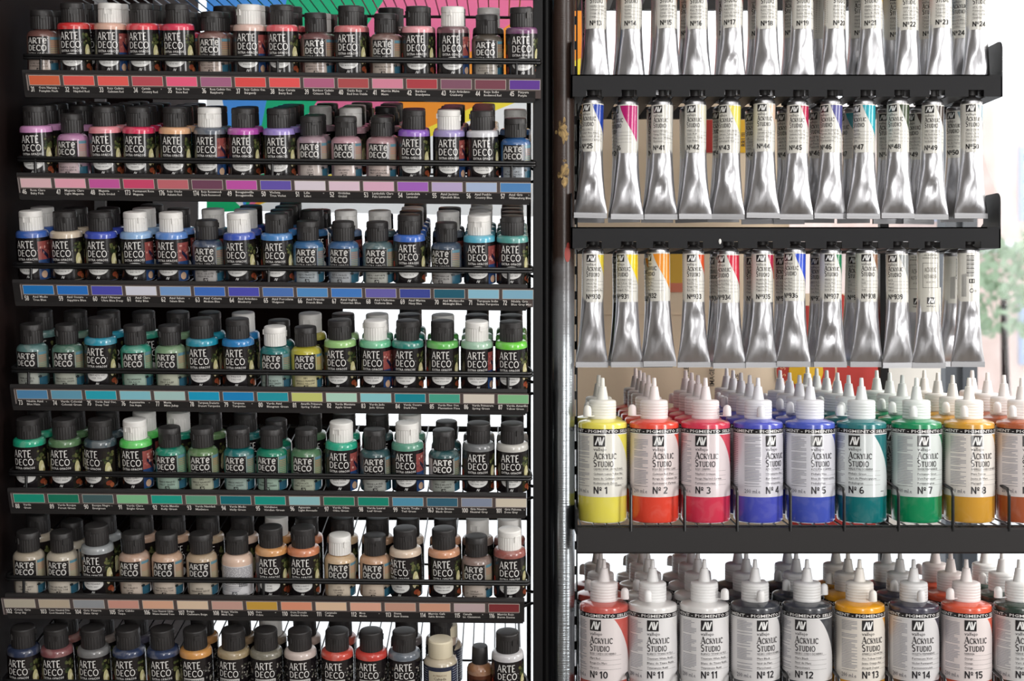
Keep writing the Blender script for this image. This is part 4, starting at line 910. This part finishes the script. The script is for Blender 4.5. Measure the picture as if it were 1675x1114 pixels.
studio_shelf(1148, 1160, 1200, 'black shelf with wire dividers under the bottles marked 10 to 14, bottom edge', [1028,1112,1199,1290,1373,1460,1547,1640], 52)

# ---------------------------------------------------------------- things behind the racks
def screen_box(name, sx0, sx1, sy0, sy1, y0, y1, mt, parent=None, org=None):
    a = P(sx0, sy0, y0); b_ = P(sx1, sy1, y0); m = MB(); m.box(a[0], b_[0], y0, y1, b_[2], a[2])
    return simple(name, m, mt, parent, org or ((a[0]+b_[0])/2, y0, b_[2]))
# cardboard carton behind the tubes
def carton(sx0, sx1, sy0, sy1, y0, dep, mt, label, prints):
    a = P(sx0, sy0, y0); b_ = P(sx1, sy1, y0); org = ((a[0]+b_[0])/2, y0, b_[2])
    root = bpy.data.objects.new('carton', None); C.objects.link(root); root.location = W(*org); tag(root, label, 'box')
    m = MB(); m.box(a[0], b_[0], y0, y0+dep, b_[2], a[2]); simple('carton_body', m, mt, root, org)
    m = MB(); m.box(a[0]+1, b_[0]-1, y0-1.2, y0, (a[2]+b_[2])/2-1, (a[2]+b_[2])/2+1); simple('flap_seam', m, M['card'], root, org)
    for pf in (prints or []):
        m = MB(); pf(m, y0)
        m.v = [(x-org[0], y-org[1], z-org[2]) for x,y,z in m.v]; link('printed_panel', m.mesh('printed_panel', M['paper'], False), root)
def prect(m, a, b_, c_, d_, col, y0, lift):
    p = P(a, c_, y0); q_ = P(b_, d_, y0); y = y0-lift; m.add([(p[0],y,q_[2]),(q_[0],y,q_[2]),(q_[0],y,p[2]),(p[0],y,p[2])], [(0,1,2,3)], col)
def pdisc(m, cx, cy, r, col, y0, lift, n=40, a0=0, a1=360):
    c_ = P(cx, cy, y0); k = (D+y0)/D; vs = [(c_[0], y0-lift, c_[2])]
    for i in range(n+1):
        t_ = math.radians(a0+(a1-a0)*i/n); vs.append((c_[0]+r*k*math.cos(t_), y0-lift, c_[2]+r*k*math.sin(t_)))
    m.add(vs, [(0, i+1, i+2) for i in range(n)], col)
def word(m, y0, tx, sx, sy, lift=2.2):
    V_, F_, _ = text2d(tx, 8, .9, None, 'l', True); k = (D+y0)/D; o_ = P(sx, sy, y0)
    m.add([(o_[0]-vy*k, y0-lift, o_[2]+vx*k) for vx, vy in V_], F_, (60,48,40))
def pa(m, y0):
    prect(m, 1150, 1206, 196, 250, (172,44,36), y0, 1.6); prect(m, 1206, 1228, 196, 250, (226,176,40), y0, 1.6); word(m, y0, 'BRUIL', 1220, 240)
def pb(m, y0): prect(m, 1090, 1116, 405, 463, (216,170,60), y0, 1.6); prect(m, 1088, 1118, 463, 478, (214,124,96), y0, 1.6)
def pc(m, y0): prect(m, 1252, 1280, 418, 456, (196,116,74), y0, 1.6)
pr1 = [pa, pb, pc] + [(lambda m, y0, a=a: word(m, y0, *a)) for a in (('FRAGILE', 1126, 636), ('IMAGE', 1168, 632), ('AISE', 1210, 630))]
carton(940, 1291, 166, 862, 470, 120, M['card'], 'large plain cardboard carton standing behind the tubes and yellow bottle', pr1)
def pr2a(m, y0):
    prect(m, 1296, 1432, 500, 860, (178,46,38), y0, 1.4); pdisc(m, 1310, 590, 128, (178,46,38), y0, 1.6, a0=-60, a1=60)
    pdisc(m, 1318, 607, 50, (206,188,160), y0, 2.2); pdisc(m, 1318, 607, 48, (178,50,36), y0, 2.6); pdisc(m, 1318, 607, 28, (228,180,30), y0, 3.0)
    k = (D+y0)/D; c_ = P(1318, 607, y0)
    for i, ch in enumerate('PROFESSIONAL'):
        a = math.radians(275-i*17); V_, F_, w_ = text2d(ch, 9, .8, align='c')
        ca, sa = math.cos(a-PI/2), math.sin(a-PI/2); rr = 34*k
        m.add([(c_[0]+rr*math.cos(a)+(vx*ca-vy*sa)*k, y0-3.4, c_[2]+rr*math.sin(a)+(vx*sa+vy*ca)*k) for vx, vy in V_], F_, (236,200,150))
    for sx in (1346, 1356, 1366):
        prect(m, sx, sx+3, 600, 640-(sx-1346)*.6, (206,130,90), y0, 2.0)
carton(1293, 1435, 480, 864, 470, 110, M['card'], 'red printed carton with a round yellow badge behind bottles five and six', [pr2a])
carton(1437, 1539, 470, 862, 470, 90, M['white_card'], 'plain off-white carton between the red carton and the window frame', None)
# colour fan banner behind the upper left rack
y0 = 470; m = MB(); CX, CY = 400, 345
X0_, X1_, Y0_, Y1_ = 338, 960, -130, 362
def ray(dx, dy, lo=0.0):
    # clip ray from the hub to the banner rectangle
    ts = []
    if dx > 0: ts.append((X1_-CX)/dx)
    if dx < 0: ts.append((X0_-CX)/dx)
    if dy < 0: ts.append((Y0_-CY)/dy)
    if dy > 0: ts.append((Y1_-CY)/dy)
    t_ = min(ts); return (CX+dx*t_, CY+dy*t_)
dirs = [(-1,0.05),(-.6,-.6),(-.20,-1),(.20,-1),(.66,-1),(1.42,-1),(1.9,-.9),(2.2,-1),(2.5,-1),(1,0.02)]
cols = [(40,190,120),(250,250,248),(84,156,236),(44,184,130),(240,120,160),(255,158,60),(255,158,60),(255,232,80),(250,250,248)]
corners = [(X0_,Y0_),(X1_,Y0_),(X1_,Y1_)]
for i in range(len(dirs)-1):
    a_, b_ = ray(*dirs[i]), ray(*dirs[i+1]); poly = [(CX,CY), a_]
    for c_ in corners:
        cr = lambda u, v: u[0]*v[1]-u[1]*v[0]
        dc = (c_[0]-CX, c_[1]-CY)
        if cr(dirs[i], dc) > 0 and cr(dc, dirs[i+1]) > 0: poly.append(c_)
    poly.append(b_)
    pts = [P(x, y, y0) for x, y in poly]; m.add(pts, [tuple(range(len(pts)))], cols[i])
pts = [P(x, y, y0+1) for x, y in ((X0_,Y0_),(X1_,Y0_),(X1_,Y1_),(X0_,Y1_))]
c_ = P(650, 100, y0); m.v = [(x-c_[0], y-c_[1], z-c_[2]) for x,y,z in m.v]
o = link('fan_banner', m.mesh('fan_banner', M['banner'], False), None, W(*c_)); tag(o, 'colourful poster of blue, green, pink, orange and yellow rays behind the left rack', 'poster')
# dark board behind lower left rack, grey panel top left
o = screen_box('backing_board', 20, 560, 372, 990, 520, 534, M['dark_wood']); tag(o, 'dark brown board standing behind the lower left of the bottle rack', 'board')
o = screen_box('backing_board', 20, 250, -90, 368, 520, 534, M['dark_wood']); tag(o, 'dark brown board behind the upper left of the bottle rack', 'board')
o = screen_box('grey_board', 76, 172, -60, 371, 500, 512, M['grey_panel']); tag(o, 'narrow plain grey board glimpsed behind the upper left bottles', 'board')

# ---------------------------------------------------------------- the room
def struct(o): o['kind'] = 'structure'; return o
def wbox(name, x0, x1, y0, y1, z0, z1, mt):
    m = MB(); m.box(x0/S, x1/S, y0/S, y1/S, (z0-ZC)/S, (z1-ZC)/S); return struct(simple(name, m, mt, None, ((x0+x1)/2/S, (y0+y1)/2/S, (z0-ZC)/S)))
wbox('floor', -2.5, 3.2, -3.4, 1.1, -0.06, 0, M['floor'])
wbox('ceiling', -2.5, 3.2, -3.4, 1.1, 2.75, 2.81, M['ceiling'])
wbox('wall_left', -0.60, -0.532, -0.08, 0.98, 0, 2.75, M['dark_wood'])
wbox('wall_far_left', -2.5, -2.44, -3.4, 1.0, 0, 2.75, M['plaster'])
wbox('wall_front', -2.5, 3.2, -3.46, -3.4, 0, 2.75, M['plaster'])
wbox('wall_right', 3.2, 3.26, -3.4, 1.0, 0, 2.75, M['plaster'])
wbox('wall_back', -2.5, -0.62, 0.98, 1.04, 0, 2.75, M['plaster'])
wbox('wall_back_sill', -0.62, 3.2, 0.98, 1.04, 0, 0.35, M['plaster'])
# window
root = bpy.data.objects.new('window_1', None); C.objects.link(root); root.location = (0.5, 1.0, 0.35); root['kind'] = 'structure'
org = (0.5/S, 1.0/S, (0.35-ZC)/S)
def wpart(name, x0, x1, y0_, y1_, z0, z1, mt):
    m = MB(); m.box(x0/S, x1/S, y0_/S, y1_/S, (z0-ZC)/S, (z1-ZC)/S); return simple(name, m, mt, root, org)
wpart('glass', -0.6, 3.18, 1.004, 1.010, 0.37, 2.73, M['glass'])
k = (D*S+1.0)/(D*S)
def sxw(sx): return (sx-VX)*S*k
wpart('window_frame', sxw(1541), sxw(1558), 0.98, 1.03, 0.35, 2.75, M['frame'])
wpart('window_frame', sxw(1566), sxw(1590), 0.97, 1.03, 0.35, 2.75, M['frame'])
wpart('window_frame', -0.62, 3.2, 0.98, 1.03, 0.33, 0.39, M['frame'])
# ---------------------------------------------------------------- street outside
m = MB(); m.box(5.0/S, 14/S, 14/S, 20/S, (-0.1-ZC)/S, (2.3-ZC)/S); m.box(5.0/S, 14/S, 14/S, 20/S, (2.5-ZC)/S, (4.2-ZC)/S)
root = bpy.data.objects.new('building', None); C.objects.link(root); root.location = (6, 14, -0.1); tag(root, 'pale pinkish building across the street, blurred beyond the window', 'building')
org = (6/S, 14/S, (-0.1-ZC)/S)
m = MB(); m.box(3.6/S, 12/S, 14/S, 20/S, (-0.1-ZC)/S, (3.6-ZC)/S); simple('facade', m, M['facade'], root, org)
for xx in (4.3, 5.6, 6.9, 8.2):
    for z0 in (0.8, 2.35):
        m = MB(); m.box(xx/S, (xx+.7)/S, 13.93/S, 14.05/S, (z0-ZC)/S, (z0+.8-ZC)/S); simple('window', m, M['shutter'], root, org)
m = MB(); m.box(3.6/S, 12/S, 13.6/S, 14.0/S, (2.0-ZC)/S, (2.12-ZC)/S); simple('balcony', m, M['pave'], root, org)
m = MB(); m.box(-8/S, 16/S, 1.1/S, 14/S, (-0.2-ZC)/S, (-0.1-ZC)/S); o = simple('pavement', m, M['pave'], None, (4/S, 7/S, (-0.2-ZC)/S)); struct(o)
# street tree
root = bpy.data.objects.new('street_tree', None); C.objects.link(root); root.location = (3.35, 8.0, -0.1); tag(root, 'small green street tree blurred beyond the window at the right edge', 'tree')
rn = random.Random(3); m = MB()
for i in range(420):
    a, r_, z = rn.uniform(0, 2*PI), 0.32*math.sqrt(rn.random()), rn.uniform(1.25, 1.95)
    x, y = 3.35+r_*math.cos(a), 8+r_*math.sin(a); p = Vector((x, y, z)); d1 = Vector((rn.gauss(0,1), rn.gauss(0,1), rn.gauss(0,1))).normalized()*.05; d2 = Vector((rn.gauss(0,1), rn.gauss(0,1), rn.gauss(0,1))).normalized()*.03
    q_ = [p-d1, p+d2, p+d1, p-d2]; m.add([(v.x/S, v.y/S, (v.z-ZC)/S) for v in q_], [(0,1,2,3)])
org = (3.35/S, 8/S, (-0.1-ZC)/S)
m.v = [(x-org[0], y-org[1], z-org[2]) for x,y,z in m.v]; link('foliage', m.mesh('foliage', M['foliage'], False), root)
m = MB(); m.tube([(3.35/S, 8/S, (-.1-ZC)/S), (3.36/S, 8/S, (.8-ZC)/S), (3.34/S, 8/S, (1.6-ZC)/S)], [60,45,25], 10); simple('trunk', m, M['dark_wood'], root, org, True)
